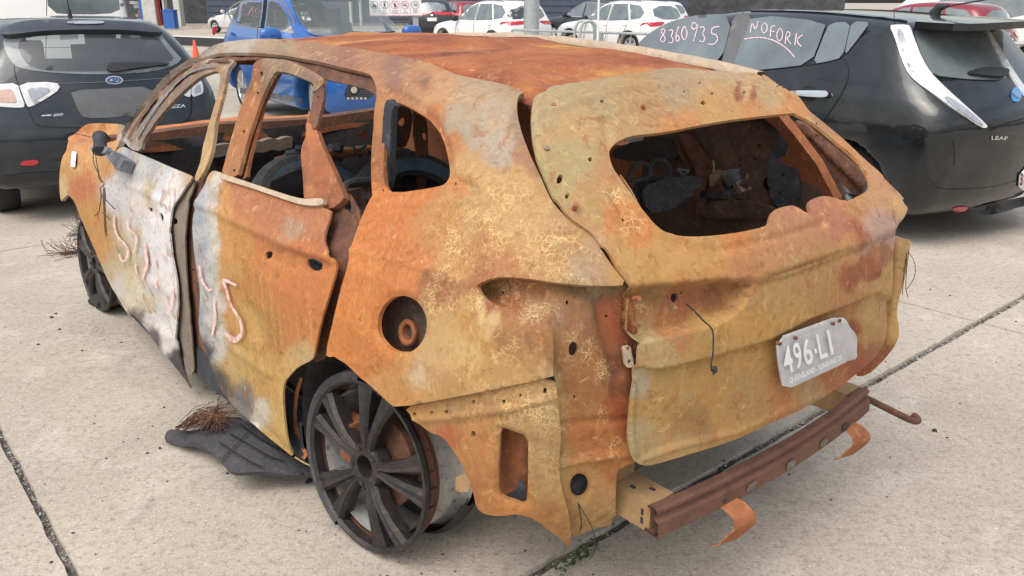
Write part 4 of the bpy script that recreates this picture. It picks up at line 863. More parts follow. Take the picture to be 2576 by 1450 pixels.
parked('silver_sedan', 'pale silver sedan parked against the navy workshop wall', 'sedan', Frame(X(655, 47), 47, 150.), M['silver_paint'], SEDP, [(0, .8), (.3, .86), (.6, .88), (.9, .84), (1.35, .62), (1.5, .55)],
       [[(1.9, .96), (1.5, 1.24), (1.0, 1.34), (.95, .94)], [(.88, .94), (.9, 1.34), (.45, 1.32), (.1, .96)]], arch=None, rear=((.6, 1.02), (.5, 1.28)), wr=.31)
parked('red_hatchback', 'dark red hatchback seen beyond the black hatchback roof', 'hatchback', Frame(X(2425, 18.6), 18.6, 128.), M['red_paint'], k=.97, plate='941 TXG')
FV = Frame(X(173, 13.9), 13.9, 116.)
BV = Body([(-.9, .4), (-1.0, .7), (-1.0, 1.2), (-.93, 1.9), (-.8, 2.02), (2.2, 2.02), (2.9, 1.75), (3.5, 1.15), (3.9, .9), (3.95, .4), (3.8, .25), (-.8, .28)], [(0, .9), (.5, .97), (1.1, .96), (2.1, .84)], 1.4, .05, .2, .09, None, [(0, .33, .38), (3.0, .33, .38)], .65)
VA = thing('white_van', 'white van with a wide rear window parked beyond the charcoal hatchback', 'van', FV); body_shell('body', BV, VA, M['white_paint'], .06)
pv = viewp(FV); panel('rear_window', q('T1 340 -120 840 -90 862 0 868 95 600 110 345 95'), BV.F, pv, M['glass_grey'], VA, .008, (), 12, 0)
panel('number_plate', q('T1 432 250 562 246 566 286 434 290'), BV.F, pv, simple('plate_greyed', (.35, .37, .38), .5), VA, .012, (), 8, .005, smooth=0)
ribbon('door_seam', q('T1 335 -100 338 120 330 420'), 2, BV.F, pv, M['seam'], VA, .006); ribbon('panel_seam', q('T1 -200 330 200 345 590 345 900 330'), 1.6, BV.F, pv, M['seam'], VA, .006)
panel('door_latch', q('T1 868 25 895 22 895 48 870 50'), BV.F, pv, M['plastic_grey'], VA, .02, (), 5, .01)
panel('window', np.array([(.2, 1.2), (.2, 1.8), (1.9, 1.8), (2.7, 1.25)]), BV.F, sidep(1), M['glass_grey'], VA, .008, (), .15, 0); panel('window', np.array([(.2, 1.2), (.2, 1.8), (1.9, 1.8), (2.7, 1.25)]), BV.F, sidep(-1), M['glass_grey'], VA, .008, (), .15, 0)
for x in (0, 3.0):
    for s in (-1, 1): wheel(VA, (x, s * .84, .33), .33, .22, s, mat='plastic_grey')
FV2 = Frame(X(2600, 21), 21, 150.); V2b = thing('white_van', 'white van at the far right edge behind the red hatchback', 'van', FV2); body_shell('body', BV, V2b, M['white_paint'], .07)
for s in (-1, 1):
    panel('window', np.array([(.2, 1.2), (.2, 1.8), (1.9, 1.8), (2.7, 1.25)]), BV.F, sidep(s), M['glass_grey'], V2b, .008, (), .15, 0)
    for x in (0, 3.0): wheel(V2b, (x, s * .84, .33), .33, .22, s, mat='plastic_grey')
mb = MB(); mb.box((0, 0, .5), (.18, .12, .5)); mb.box((0, 0, 1.06), (.12, .1, .07)); o = mb.make('yellow_marker', M['yellow'], smooth=False); o.location = (X(2545, 17.5), 17.5, 0); o.scale = (.8, .8, .55); tag(o, 'small yellow marker post beside the white van', 'marker')
# ------------------------------------------------------------------ the burnt-out car
WF = Frame(.204, 2.739, 130.5)
WB_ = Body([(-.86, .30), (-.93, .50), (-.945, .75), (-.935, .95), (-.89, 1.06), (-.72, 1.22), (-.46, 1.405), (-.2, 1.44), (.5, 1.50), (1.2, 1.50), (1.6, 1.45), (2.0, 1.27), (2.42, 1.0), (3.0, .94), (3.4, .86), (3.62, .7), (3.68, .4), (3.5, .22), (1.5, .10), (-.6, .14)],
           [(0, .90), (.3, .915), (.55, .925), (.8, .92), (.95, .885), (1.02, .85), (1.2, .755), (1.33, .66), (1.43, .60), (1.5, .5)], 1.2, .30, .25, .10, ([-1.2, -.6, 0, 2.6, 3.2, 3.7], [.93, .97, 1, 1, .96, .82]))
WK = thing('burnt_suv', 'burnt-out rusty SUV shell without glass, its tailgate window hole facing right', 'car', WF)
FW = WB_.F; pw = viewp(WF)
_tp = chaikin(np.array([(-.84, .0), (-.84, .1), (-.86, .30), (-.93, .50), (-.945, .75), (-.935, .95), (-.89, 1.06), (-.72, 1.22), (-.46, 1.405), (-.2, 1.46), (.3, 1.5), (.9, 1.53)]), 3, False)
def FT(P):                                                  # the tail on its own, without the body corners
    y = P[..., 1]; return (np.interp(P[..., 2], _tp[:, 1], _tp[:, 0]) + np.where(y > 0, .30, .17) * y * y - P[..., 0]) * .85
# surveyed stain colours (x, y, reach, r, g, b)
O_ = (198, 122, 62); T_ = (188, 148, 94); G_ = (152, 148, 138); W_ = (206, 203, 196); K_ = (64, 64, 68); OC = (196, 148, 78); RB_ = (140, 80, 54); M_ = (160, 122, 94); CR = (204, 178, 128)
ST = [(520, 120, 45, G_), (600, 112, 45, (168, 158, 138)), (700, 118, 50, (170, 148, 116)), (800, 132, 50, M_), (860, 150, 40, (150, 108, 84)), (930, 158, 50, (172, 126, 90)), (1000, 172, 40, (150, 112, 92)), (1050, 185, 30, (176, 130, 92)), (1075, 200, 18, (128, 92, 76)), (1120, 195, 50, (188, 142, 98)), (1180, 212, 50, (178, 152, 116)), (1290, 240, 40, (172, 146, 110)),
 (1180, 300, 40, (164, 148, 122)), (1240, 350, 40, (166, 152, 130)), (1250, 300, 40, (168, 152, 126)), (1180, 430, 50, T_), (1300, 300, 30, (150, 126, 100)), (1330, 380, 30, (164, 122, 88)), (960, 400, 30, (152, 98, 62)), (1080, 330, 35, (176, 108, 62)), (1050, 492, 30, O_), (1150, 470, 30, O_), (1130, 380, 30, (178, 116, 70)), (985, 300, 40, (170, 118, 74)),
 (950, 560, 60, (204, 124, 62)), (1000, 640, 60, O_), (1100, 560, 50, (188, 134, 78)), (1200, 520, 60, (188, 150, 96)), (1300, 560, 60, T_), (1400, 620, 50, (180, 138, 88)), (1500, 660, 50, (172, 148, 112)), (1150, 670, 40, (186, 134, 82)), (1250, 620, 50, (176, 122, 76)), (1440, 560, 40, (180, 142, 94)),
 (900, 720, 60, (206, 128, 60)), (870, 830, 60, (208, 130, 58)), (980, 700, 50, O_), (1100, 735, 40, (152, 98, 60)), (1200, 700, 40, (164, 110, 68)), (1080, 800, 40, (192, 154, 96)), (1180, 820, 50, (188, 144, 78)), (1140, 880, 50, (198, 164, 104)), (1245, 815, 22, (200, 168, 112)), (1300, 860, 40, (160, 116, 70)), (1320, 780, 50, (164, 110, 68)), (1000, 960, 50, (196, 144, 78)), (1150, 980, 60, (190, 146, 86)), (930, 890, 40, (204, 128, 60)), (1200, 780, 25, (198, 168, 112)), (1090, 930, 40, (194, 158, 104)), (1040, 950, 22, (216, 198, 160)), (1280, 960, 50, (182, 140, 82)),
 (1450, 800, 50, (150, 112, 76)), (1500, 850, 40, (142, 94, 58)), (1540, 800, 40, (150, 82, 48)), (1480, 950, 50, (162, 108, 62)), (1560, 950, 40, (122, 72, 46)), (1500, 1100, 60, (176, 112, 58)), (1560, 1050, 40, (164, 86, 46)), (1480, 1200, 50, (190, 138, 76)), (1540, 1150, 40, (180, 112, 58)), (1500, 1280, 60, (190, 152, 92)), (1290, 740, 20, (160, 90, 60)), (1250, 760, 20, (150, 84, 56)), (1340, 770, 25, (158, 136, 110)), (1420, 880, 40, (160, 116, 70)),
 (1150, 1030, 50, (180, 138, 82)), (1250, 1010, 40, (172, 132, 82)), (1350, 1000, 40, (186, 152, 98)), (1200, 1100, 50, (186, 132, 72)), (1350, 1120, 60, (180, 146, 92)), (1390, 1200, 40, (186, 148, 88)), (1200, 1200, 50, (176, 122, 66)), (1300, 1300, 40, (180, 122, 62)), (1400, 1320, 40, (176, 128, 72)), (1120, 1100, 25, (176, 98, 52)), (1180, 1230, 30, (170, 100, 56)),
 (1400, 260, 50, (176, 156, 112)), (1500, 250, 50, (172, 150, 106)), (1450, 330, 50, (186, 152, 98)), (1600, 280, 50, (176, 142, 92)), (1700, 240, 50, (172, 150, 112)), (1800, 205, 50, (182, 156, 116)), (1800, 270, 40, (192, 148, 88)), (1860, 250, 10, (140, 76, 56)), (1875, 250, 14, (196, 166, 118)), (1895, 255, 9, (146, 84, 60)), (1920, 255, 20, (186, 158, 112)), (1700, 325, 40, (196, 136, 76)), (1900, 300, 40, (198, 140, 82)), (1450, 420, 50, (172, 156, 104)), (1480, 500, 40, (180, 146, 92)), (1520, 440, 40, (180, 136, 86)), (1560, 560, 30, (192, 128, 68)), (1600, 610, 30, (196, 128, 62)), (1560, 650, 40, (186, 146, 86)), (1640, 665, 40, (188, 142, 76)), (1750, 650, 60, (190, 142, 80)), (1900, 650, 60, (180, 126, 78)), (2000, 610, 50, (180, 126, 86)), (1850, 590, 40, (196, 126, 62)), (1990, 545, 30, (186, 128, 92)), (2090, 540, 40, (180, 118, 86)), (2150, 600, 18, (168, 102, 66)), (2130, 570, 14, (168, 102, 66)), (2130, 620, 20, (196, 146, 88)), (2210, 570, 35, (186, 152, 132)), (2200, 500, 40, (198, 148, 102)), (2120, 500, 40, (196, 142, 88)), (2250, 520, 25, (206, 166, 110)),
 (1650, 780, 40, (160, 122, 72)), (1750, 760, 40, (166, 102, 66)), (1830, 750, 30, (152, 102, 66)), (1700, 820, 40, (180, 122, 72)), (1950, 730, 50, (176, 142, 82)), (2050, 700, 50, (180, 138, 82)), (2130, 690, 25, (160, 94, 60)), (2160, 720, 12, (190, 144, 92)), (2185, 680, 16, (164, 96, 62)), (2215, 660, 20, (168, 112, 78)), (1900, 830, 60, (192, 148, 78)), (1780, 870, 50, (186, 146, 78)), (1650, 880, 40, (184, 158, 106)), (2000, 790, 40, (190, 148, 80)), (2100, 780, 30, (186, 132, 74)),  # lamp pocket entries: rust, darker also to put shade in the recess
 (1625, 960, 25, (172, 158, 124)), (1700, 1000, 50, (180, 144, 78)), (1800, 1000, 50, (186, 142, 76)), (1750, 1080, 40, (164, 126, 76)), (1900, 1030, 50, (180, 142, 82)), (2050, 1000, 40, (182, 152, 104)), (2150, 900, 25, (166, 92, 56)), (2165, 840, 18, (150, 80, 52)), (2200, 850, 30, (192, 148, 86)), (2240, 800, 30, (202, 162, 98)), (2250, 700, 30, (198, 158, 98)), (1625, 1130, 25, (178, 156, 106)), (1720, 1130, 40, (192, 158, 98)), (1850, 1090, 40, (192, 148, 82)), (2000, 1025, 40, (192, 132, 76)), (2100, 960, 30, (186, 118, 66)), (2210, 900, 25, (170, 108, 74)), (2275, 640, 30, (194, 158, 102)),
 (330, 400, 30, (168, 170, 166)), (400, 415, 40, (148, 150, 150)), (300, 500, 40, (184, 186, 184)), (350, 545, 35, (194, 190, 182)), (300, 600, 26, (194, 176, 138)), (380, 560, 30, W_), (420, 600, 25, (204, 203, 200)), (330, 680, 30, (200, 186, 152)), (400, 680, 30, W_), (350, 750, 30, (204, 196, 170)), (430, 740, 25, W_), (420, 830, 25, (202, 202, 194)), (450, 830, 18, (192, 192, 188)), (440, 905, 22, K_), (385, 862, 20, (82, 80, 82)), (460, 950, 25, K_), (345, 790, 14, (70, 68, 70)), (460, 450, 30, (172, 154, 130)), (280, 650, 25, (192, 178, 142)), (440, 490, 25, (196, 192, 182)), (265, 560, 15, (176, 160, 120)), (300, 720, 20, (186, 182, 172)),
 (510, 520, 25, (136, 146, 150)), (500, 600, 22, (152, 160, 160)), (500, 700, 22, (166, 166, 164)), (515, 800, 18, (134, 134, 134)), (515, 890, 24, K_), (560, 960, 28, K_), (610, 1015, 22, (110, 110, 106)), (540, 500, 20, (150, 140, 126)), (620, 520, 40, (182, 118, 76)), (720, 535, 50, (180, 118, 78)), (790, 560, 30, (182, 120, 80)), (740, 570, 20, (178, 152, 124)), (600, 600, 28, (192, 138, 66)), (592, 700, 26, (196, 152, 82)), (640, 720, 40, (190, 132, 60)), (700, 680, 50, (198, 126, 64)), (760, 740, 50, O_), (740, 820, 40, (198, 124, 64)), (620, 830, 35, (192, 152, 82)), (680, 850, 30, (178, 124, 62)), (590, 920, 35, (198, 168, 104)), (650, 950, 40, (196, 156, 84)), (720, 980, 40, (202, 164, 90)), (755, 905, 30, (192, 164, 110)), (700, 1080, 35, (202, 168, 98)), (650, 1040, 22, (192, 188, 168)), (560, 880, 20, (190, 186, 174)), (535, 640, 14, (186, 184, 176)), (545, 780, 14, (180, 178, 172)), (780, 660, 30, (186, 112, 64)),
 (200, 330, 30, (202, 134, 80)), (250, 322, 30, (206, 154, 94)), (180, 420, 25, (202, 156, 90)), (220, 460, 22, (196, 122, 74)), (260, 400, 30, (202, 150, 88)), (240, 550, 30, (196, 144, 78)), (270, 620, 25, (200, 152, 84)), (165, 470, 14, (210, 180, 128)), (230, 420, 16, (204, 160, 100)),
 (430, 230, 40, (124, 108, 94)), (360, 330, 30, (126, 114, 102)), (500, 170, 30, (134, 106, 84)), (560, 160, 25, (156, 120, 84)), (545, 300, 40, (176, 148, 104)), (510, 420, 30, (190, 160, 112)), (640, 200, 30, (142, 90, 58)), (700, 175, 40, (124, 102, 86)), (790, 195, 30, (130, 112, 96)), (600, 300, 40, (170, 112, 68)), (590, 400, 30, (172, 120, 76))]
for k_, y_ in enumerate(range(480, 870, 26)):
    e_ = np.interp(y_, [494, 588, 693, 790, 860], [496, 482, 497, 502, 509]); ST.append((e_ + 12, y_, 15, ((138, 148, 152), (160, 164, 164), (146, 150, 150))[k_ % 3])); ST.append((e_ + 30, y_ + 10, 13, ((176, 178, 174), (158, 160, 154))[k_ % 2])); ST.append((e_ + 48, y_ - 6, 14, ((188, 186, 172), (176, 170, 150))[k_ % 2])); ST.append((e_ + 74, y_, 15, (198, 146, 80)))
for k_, y_ in enumerate(range(430, 840, 30)):
    e_ = np.interp(y_, [450, 550, 640, 850], [470, 425, 428, 448]); ST.append((e_ - 14, y_, 16, (206, 206, 202))); ST.append((e_ - 40, y_ + 8, 16, ((186, 190, 190), (204, 202, 196))[k_ % 2])); ST.append((e_ - 70, y_ + 4, 16, ((190, 184, 168), (176, 178, 176), (186, 170, 132))[k_ % 3]))
SX = np.array([s[:2] for s in ST], float); SR_ = np.array([s[2] for s in ST], float); SC_ = lin(np.array([s[3] for s in ST]))
BUB = [(1230, 560, 130), (1330, 620, 130), (1150, 700, 90), (1450, 650, 80), (1230, 740, 90), (1350, 780, 70), (1100, 760, 60), (1290, 880, 50), (1340, 1050, 110), (1230, 1010, 60), (1390, 1150, 70), (1460, 880, 60), (1530, 930, 40), (1550, 500, 40), (1580, 570, 40), (1170, 440, 30), (1140, 620, 60), (1500, 1040, 40), (1560, 1120, 40), (1640, 800, 30), (2000, 850, 30)]
def stain(P, X, keep=None):
    """steel colour at each point : burnt paint, ash and rust patches keep the edges they have on the metal"""
    q_ = P.copy()
    for sc, am in ((.012, 20), (.03, 13), (.085, 7), (.2, 3)):
        q_[:, 0] += am * np.array([mnoise.noise(Vector((a * sc, b * sc * .6, 1.7))) for a, b in P]); q_[:, 1] += am * 1.5 * np.array([mnoise.noise(Vector((a * sc, b * sc * .6, 9.1))) for a, b in P])
    dd_ = q_[:, None, :] - SX[None]; dd_[:, :, 1] *= np.where(SX[:, 0] < 860, .62, .9)[None]; d2 = (dd_ ** 2).sum(2) + (0 if keep is None else np.where(keep, 0, 1e6)[None]); w = np.exp(-np.minimum(d2 / (SR_[None] ** 2 * .5), 60)) + 1e-7 / (d2 + 50) * 50
    w = w / SR_[None] ** .5; C = (w[..., None] * SC_[None]).sum(1) / w.sum(1)[:, None]; C = C * .93 + (C @ np.array([.3, .55, .15]))[:, None] * .07; sat = 1 - C.min(1) / C.max(1); C = C * (np.array([.80, .785, .83]) * (1 + .30 * np.clip(1.15 - sat * 2.1, 0, 1))[:, None])
    b = np.zeros(len(P))
    for x, y, r in BUB: b = np.maximum(b, np.clip(1.25 - np.hypot(q_[:, 0] - x, q_[:, 1] - y) / r, 0, 1))
    return np.concatenate([C, b[:, None]], 1)
def stain_tail(P, X): return stain(P, X, (SX[:, 0] > 1585) | ((SX[:, 1] < 720) & (SX[:, 0] > 1370)))
def stain_corner(P, X): return stain(P, X, SX[:, 0] < 1590)
def relief(*items):
    """pressed shapes : ('area', outline, depth, edge) or ('line', points, height, width)"""
    def f(P):
        h = np.zeros(len(P))
        for k, pts, a, w in items:
            d = polysdf(P[:, 0], P[:, 1], pts) if k == 'area' else linedist(P[:, 0], P[:, 1], pts)
            h += a * (1 - smoothstep((d + w) / w)) if k == 'area' else a * np.exp(-(d / w) ** 2)
        return h
    return f
def hole(s, r, n=9, asp=1.25, sq=False):
    c = q(s)[0]
    if sq: return np.array([(c[0] - r, c[1] - r * asp), (c[0] + r, c[1] - r * asp), (c[0] + r, c[1] + r * asp), (c[0] - r, c[1] + r * asp)])
    return np.array([(c[0] + r * math.cos(t), c[1] + r * asp * math.sin(t)) for t in np.linspace(0, 2 * math.pi, n, endpoint=False)])
# -- left body side : cant rail, D-pillar and rear quarter in one pressing
qo = q('T1 1425 418 1480 358 1560 318 1700 292 1900 278 2100 290 2300 308 U2 1200 245 1600 282 1900 340 2200 392 2538 470 T2 850 500 950 545 1100 570 1270 605 1440 660 1388 690 1375 760 1385 860 1420 990 1480 1140 1540 1260 1610 1420 '
       'T5 1650 212 1720 292 1800 350 1890 402 1940 460 2000 560 2080 670 2172 790 2050 798 1900 795 1750 785 1600 765 1450 745 1280 730 1180 747 1112 778 1092 808 1112 860 1180 915 1300 965 1420 1015 1530 1062 1632 1072 1642 1250 1636 1440 '
       'T8 1832 6 1500 80 1100 160 682 238 620 190 560 130 480 60 410 0 T5 82 1305 12 1310 0 1260 20 1170 60 1000 100 830 160 640 170 540 210 420 280 240 328 150 T2 328 1400 322 1200 332 1000 345 800 366 690 '
       'U2 1900 900 1905 800 1850 650 1780 606 1500 545 1200 465 900 412 600 368 300 350 0 348 T1 1540 392 1445 428')
qwin = q('T2 432 704 460 720 520 727 585 760 640 790 720 842 790 922 830 1010 860 1130 876 1250 842 1312 780 1342 460 1390 400 1342 388 1250 398 1000 408 790')
fil = hole('T5 530 1078', 62, 30, 1.18)
lampp = q('T5 1092 808 1112 778 1180 747 1280 730 1450 745 1600 765 1600 800 1500 800 1300 790 1180 790')
sm_holes = [hole('T5 912 44', 3, 7), hole('T5 388 97', 2.6, 7), hole('T2 430 715', 4, 6)]
QP = panel('quarter_panel', qo, FW, pw, M['rust'], WK, 0, [qwin, fil] + sm_holes[:2], 9, .003, .013,
  relief(('line', q('T5 170 540 400 590 640 650 900 740 1092 800'), .006, 7), ('line', q('T5 0 1300 300 1380 T8 430 0'), .004, 6), ('area', q('T2 380 600 560 640 700 740 830 880 900 1050 930 1250 1100 1330 1130 1420 1000 1450 420 1480 320 1480 330 900'), -.012, 9), ('line', q('T5 330 215 700 190 1000 165 1120 110'), .006, 6),
         ('line', q('T2 980 945 1100 910 1240 870'), .007, 6), ('line', q('T2 1250 1150 1300 1240'), -.006, 10), ('line', q('T5 1540 1080 1560 1250 1580 1440'), .004, 5), ('area', hole('T5 530 1078', 76, 30, 1.15), -.008, 12), ('area', q('T5 1092 808 1280 730 1750 785 2172 790 2172 740 1750 730 1280 680 1060 760'), .012, 30)), stain, hsmooth=1, wob=.001)
def under(P, X): return stain(P, X) * np.array([.62, .56, .54, 1])
# filler pot behind the flap hole
fc = q('T5 585 1135')[0]
panel('filler_bowl', hole('T5 540 1085', 74, 24, 1.15), FW, pw, M['burnt_dark'], WK, -.09, (), 16, .004, wob=.01)
P0, _ = cast(FW, *pw([fc]), -.07); n_ = grad(FW, P0)[0]; a_ = np.cross(n_, [0, 0, 1]); a_ /= np.linalg.norm(a_); b_ = np.cross(n_, a_); Qm = np.stack([a_, n_, b_], 1)
mb = MB(); mb.lathe([(.018, -.05), (.021, .0), (.026, .004), (.033, .004), (.036, .0), (.033, -.012), (.028, -.05)], Qm, P0[0], 24); mb.make('filler_neck', M['burnt_rust'], WK)
# -- door opening channel below the cant rail, pillars
panel('door_channel', q('T1 1400 470 U2 -150 385 0 346 300 348 600 366 900 410 1200 463 1500 543 1800 608 1935 740 1900 890 1860 860 1780 812 1600 765 1400 720 1240 690 1100 610 900 515 640 450 400 430 100 450 -150 470'), FW, pw, M['burnt_brown'], WK, -.03, (), 10, .005, wob=.006)
panel('a_pillar', q('U1 850 1440 950 1270 1080 1108 1220 930 1340 775 1480 628 1620 515 1760 438 1910 398 1930 450 1800 485 1660 560 1540 650 1420 800 1290 970 1150 1150 1040 1330 960 1480 900 1560'), FW, pw, M['burnt_grey'], WK, -.02, (), 9, .004, wob=.001)
panel('front_door_frame', q('U1 930 1450 1000 1300 1120 1130 1260 950 1400 775 1530 625 1650 532 1780 462 1900 432 2100 424 2322 436 2325 462 2262 535 2232 600 2200 800 2150 1000 2080 1250 U4 2080 60 2060 200 2020 400 1940 600 1850 720 1822 670 1870 540 1905 440 1932 250 '
   'U1 1958 1440 2005 1250 2082 1000 2140 780 2150 650 2120 582 2040 592 1900 650 1750 770 1600 915 1470 1060 1350 1200 1265 1330 1180 1440 U4 1140 330 1010 300 920 180'), FW, pw, M['rust_pale'], WK, -.004, (), 8, .004, .014, relief(('line', q('U1 1060 1450 1200 1130 1330 930 1450 790 1700 580 1900 500 2120 490'), .010, 5), ('line', q('U1 1000 1430 1180 1130 1380 850 1580 620 1800 500'), -.012, 5)), stain, wob=.001)
ribbon('door_seal', q('U1 985 1440 1130 1190 1300 960 1480 755 1640 610 1800 512 2000 458 2260 448'), 6.5, FW, pw, M['burnt_brown'], WK, .010, 6)
ribbon('frame_edge', q('U1 1090 1420 1230 1180 1360 1000 1500 830 1700 640 1880 545 2080 520'), 3.5, FW, pw, M['ash'], WK, .010, 6)
panel('b_pillar', q('U2 330 560 325 700 235 900 150 1150 70 1450 U3 -40 850 -60 960 130 985 260 1000 270 850 340 560 420 280 500 -30 U2 510 950 560 820 640 660 690 590 600 520 480 430'), FW, pw, M['burnt_rust'], WK, -.035, (), 9, .012, wob=.0015)
panel('rear_door_frame', q('U2 330 600 350 470 480 418 640 428 800 448 950 508 1100 586 1225 664 1240 700 1222 752 1120 852 1095 800 1112 738 1000 690 850 622 720 592 640 590 590 640 520 780 440 960 350 1230 270 1450 U3 180 830 140 975 -50 945 0 700 60 500 U2 150 1150 235 900 322 700'), FW, pw, M['rust_pale'], WK, -.008, [hole('U2 455 620', 3.2, 4, 1.8, True), hole('U2 405 862', 3, 4, 1.2, True), hole('U2 228 1350', 3.2, 4, 1.3, True), hole('U3 100 888', 3.2, 4, 1.3, True)], 7, .004, .014,
  relief(('line', q('U2 640 560 800 500 950 560 1180 700'), .008, 5), ('line', q('U2 420 620 330 850 230 1150 130 1450'), .008, 5)), stain, wob=.0015)
panel('window_divider', q('U2 1120 850 1222 752 1242 860 1230 960 1190 1120 1160 1240 1120 1330 1060 1300 1030 1330 1050 1180 1085 1020'), FW, pw, M['burnt_brown'], WK, -.012, [hole('U2 1168 912', 1.8, 6)], 6, .01, wob=.0015)
panel('door_sail', q('U3 1052 130 1080 180 1132 340 1200 550 1300 780 1400 990 1492 1200 1500 1252 1330 1390 1240 1330 1230 1250 1040 1248 980 1240 970 1000 962 820 948 700 965 560 1020 450 1030 300'), FW, pw, M['burnt_rust'], WK, -.018, [hole('U3 1100 325', 1.6, 6)], 8, .008, .02, relief(('line', q('U3 1060 330 1070 650 1060 1000 1030 1230'), .012, 7), ('line', q('U3 1080 1010 1250 1000'), .006, 6)), wob=.004)
panel('dogleg_panel', q('U3 1490 1200 1590 1260 1620 1370 1600 1450 T4 2470 260 2400 480 2440 560 2560 520 2640 300 2560 150 2480 110'), FW, pw, M['burnt_brown'], WK, -.05, (), 10, .006, wob=.02)
panel('door_jamb', q('T4 2300 170 2420 190 2520 260 2600 300 2580 520 2510 720 2420 1000 2350 1320 2250 1360 2230 1200 2320 900 2380 640 2330 470'), FW, pw, M['burnt_brown'], WK, -.045, [hole('T4 2478 700', 5, 8)], 12, .006, wob=.015)
# -- rear door
rdo = q('T4 1500 0 1475 75 1424 150 1392 280 1385 420 1400 560 1428 720 1448 850 1442 1000 1436 1100 1462 1200 1512 1350 1552 1450 T7 1600 140 1750 280 1900 420 2010 512 2110 598 2092 540 2062 400 2042 150 2052 50 T4 2090 1446 2150 1382 2252 1335 2268 1295 2284 1200 2332 1000 2382 850 2428 700 2438 604 2382 594 2352 500 2340 458 2360 380 2384 300 2392 240 2180 205 2050 150 1900 92 1700 20 1600 -20 1540 -40')
hh = q('T4 1905 560 1925 545 1952 552 1950 580 1930 605 1908 592'); hh2 = q('T4 2200 605 2260 598 2300 622 2320 640 2310 685 2250 690 2202 655')
panel('rear_door', rdo, FW, pw, M['rust'], WK, .0, [hh, hh2], 8, .003, .007, relief(('line', q('T4 1420 200 1700 330 1960 450 2200 540 2420 610'), .010, 10), ('area', q('T4 1900 500 2000 510 2200 560 2420 620 2380 720 2200 720 1950 650 1880 580'), -.008, 14), ('line', q('T4 1490 650 1560 850 1680 960 1760 1150'), -.006, 10), ('line', q('T4 1480 1050 1700 1260 1960 1440'), .007, 10), ('area', q('T4 1720 880 1850 900 1950 1050 1960 1200 1880 1280 1800 1150'), -.012, 25), ('line', q('T4 1600 800 1560 900 1600 1000 1640 1150'), .006, 8), ('line', q('T4 1400 250 1520 270 1600 300'), -.004, 6), ('line', q('T7 1560 60 1800 260 2090 560'), -.006, 8)), stain, wob=.0022)
panel('belt_trim', q('U3 -55 925 0 938 300 1040 600 1140 850 1220 980 1246 1100 1240 1238 1238 1226 1332 1000 1328 850 1292 560 1192 300 1102 0 1012 -60 990'), FW, pw, M['burnt_pale'], WK, .014, (), 8, .012, wob=.003)
# -- front door, its trailing edge and the post behind
fdo = q('U4 870 290 930 268 1000 305 1100 350 1300 430 1500 520 1700 600 1790 640 1798 668 1700 800 1620 920 1552 1020 1530 1100 1510 1280 1500 1440 T4 1226 400 1240 560 1270 720 1288 880 1276 1050 1268 1150 1290 1270 1332 1450 T7 1388 112 1340 40 1285 -45 T4 1150 1250 1050 1102 990 1022 930 980 868 880 832 740 795 600 775 440 762 250 768 100 U4 668 760 700 600 750 470 800 360')
hf = q('U4 1390 1100 1420 1115 1440 1170 1425 1212 1400 1205 1385 1150'); hf2 = q('U4 1235 1030 1262 1045 1258 1100 1240 1090')
panel('front_door', fdo, FW, pw, M['rust_pale'], WK, 0, [hf, hf2], 8, .003, .007, relief(('line', q('U4 850 670 1100 790 1330 910 1500 1010'), .009, 8), ('area', hole('U4 1300 1100', 15, 16, 1.7), -.010, 6), ('line', q('T4 900 560 1000 760 1090 900 1180 1080'), -.010, 12), ('line', q('T4 870 500 960 640 1080 760 1250 860'), .006, 9), ('line', q('T4 870 860 1000 1010 1200 1160 1275 1170'), .006, 7), ('line', q('T4 1085 950 1110 1050'), -.02, 3)), stain, wob=.0022)
panel('front_door_edge', q('U4 1795 660 1840 690 1790 850 1740 960 T4 1358 200 1332 420 1342 600 1362 900 1392 1300 1402 1440 1335 1450 1288 1270 1268 1150 1280 1050 1290 880 1270 720 1242 560 1228 400 U4 1500 1430 1512 1280 1535 1095 1560 1018 1640 900'), FW, pw, M['burnt_grey'], WK, -.02, [hole('T4 1265 330', 7, 10)], 9, .006, wob=.004)
panel('door_post', q('U4 1990 560 2080 640 2060 700 1980 780 T4 1480 70 1420 160 1392 300 1390 440 1402 560 1432 720 1452 850 1446 1100 1470 1230 1560 1450 1400 1450 1390 1300 1360 900 1330 600 1325 420 1350 200 1420 20 U4 1860 700'), FW, pw, M['burnt_brown'], WK, -.045, [hole('T4 1405 680', 3, 7)], 10, .008, wob=.006)
# -- front wing
panel('front_wing', q('U4 218 150 310 112 U1 440 1262 560 1242 800 1246 960 1262 930 1340 U4 940 20 862 250 805 350 742 470 692 620 668 760 662 900 672 1100 690 1440 T4 770 430 790 560 830 710 870 850 945 1012 918 1000 850 880 800 800 730 640 660 480 600 352 560 240 U4 380 1180 330 1020 280 920 222 870 160 930 142 970 120 850 112 640 145 405 200 330 226 250 232 200'), FW, pw, M['rust'], WK, 0, (), 9, .004, .02, relief(('line', q('U4 330 120 560 165'), -.012, 4), ('line', q('U4 230 250 330 300 600 320'), .006, 8), ('line', q('U4 350 560 330 760 300 900'), .006, 8)), stain, wob=.0022)
panel('lot_sticker', q('U4 275 325 330 337 312 530 256 520'), FW, pw, M['white_card'], WK, .012, (), 6, .001, smooth=0)
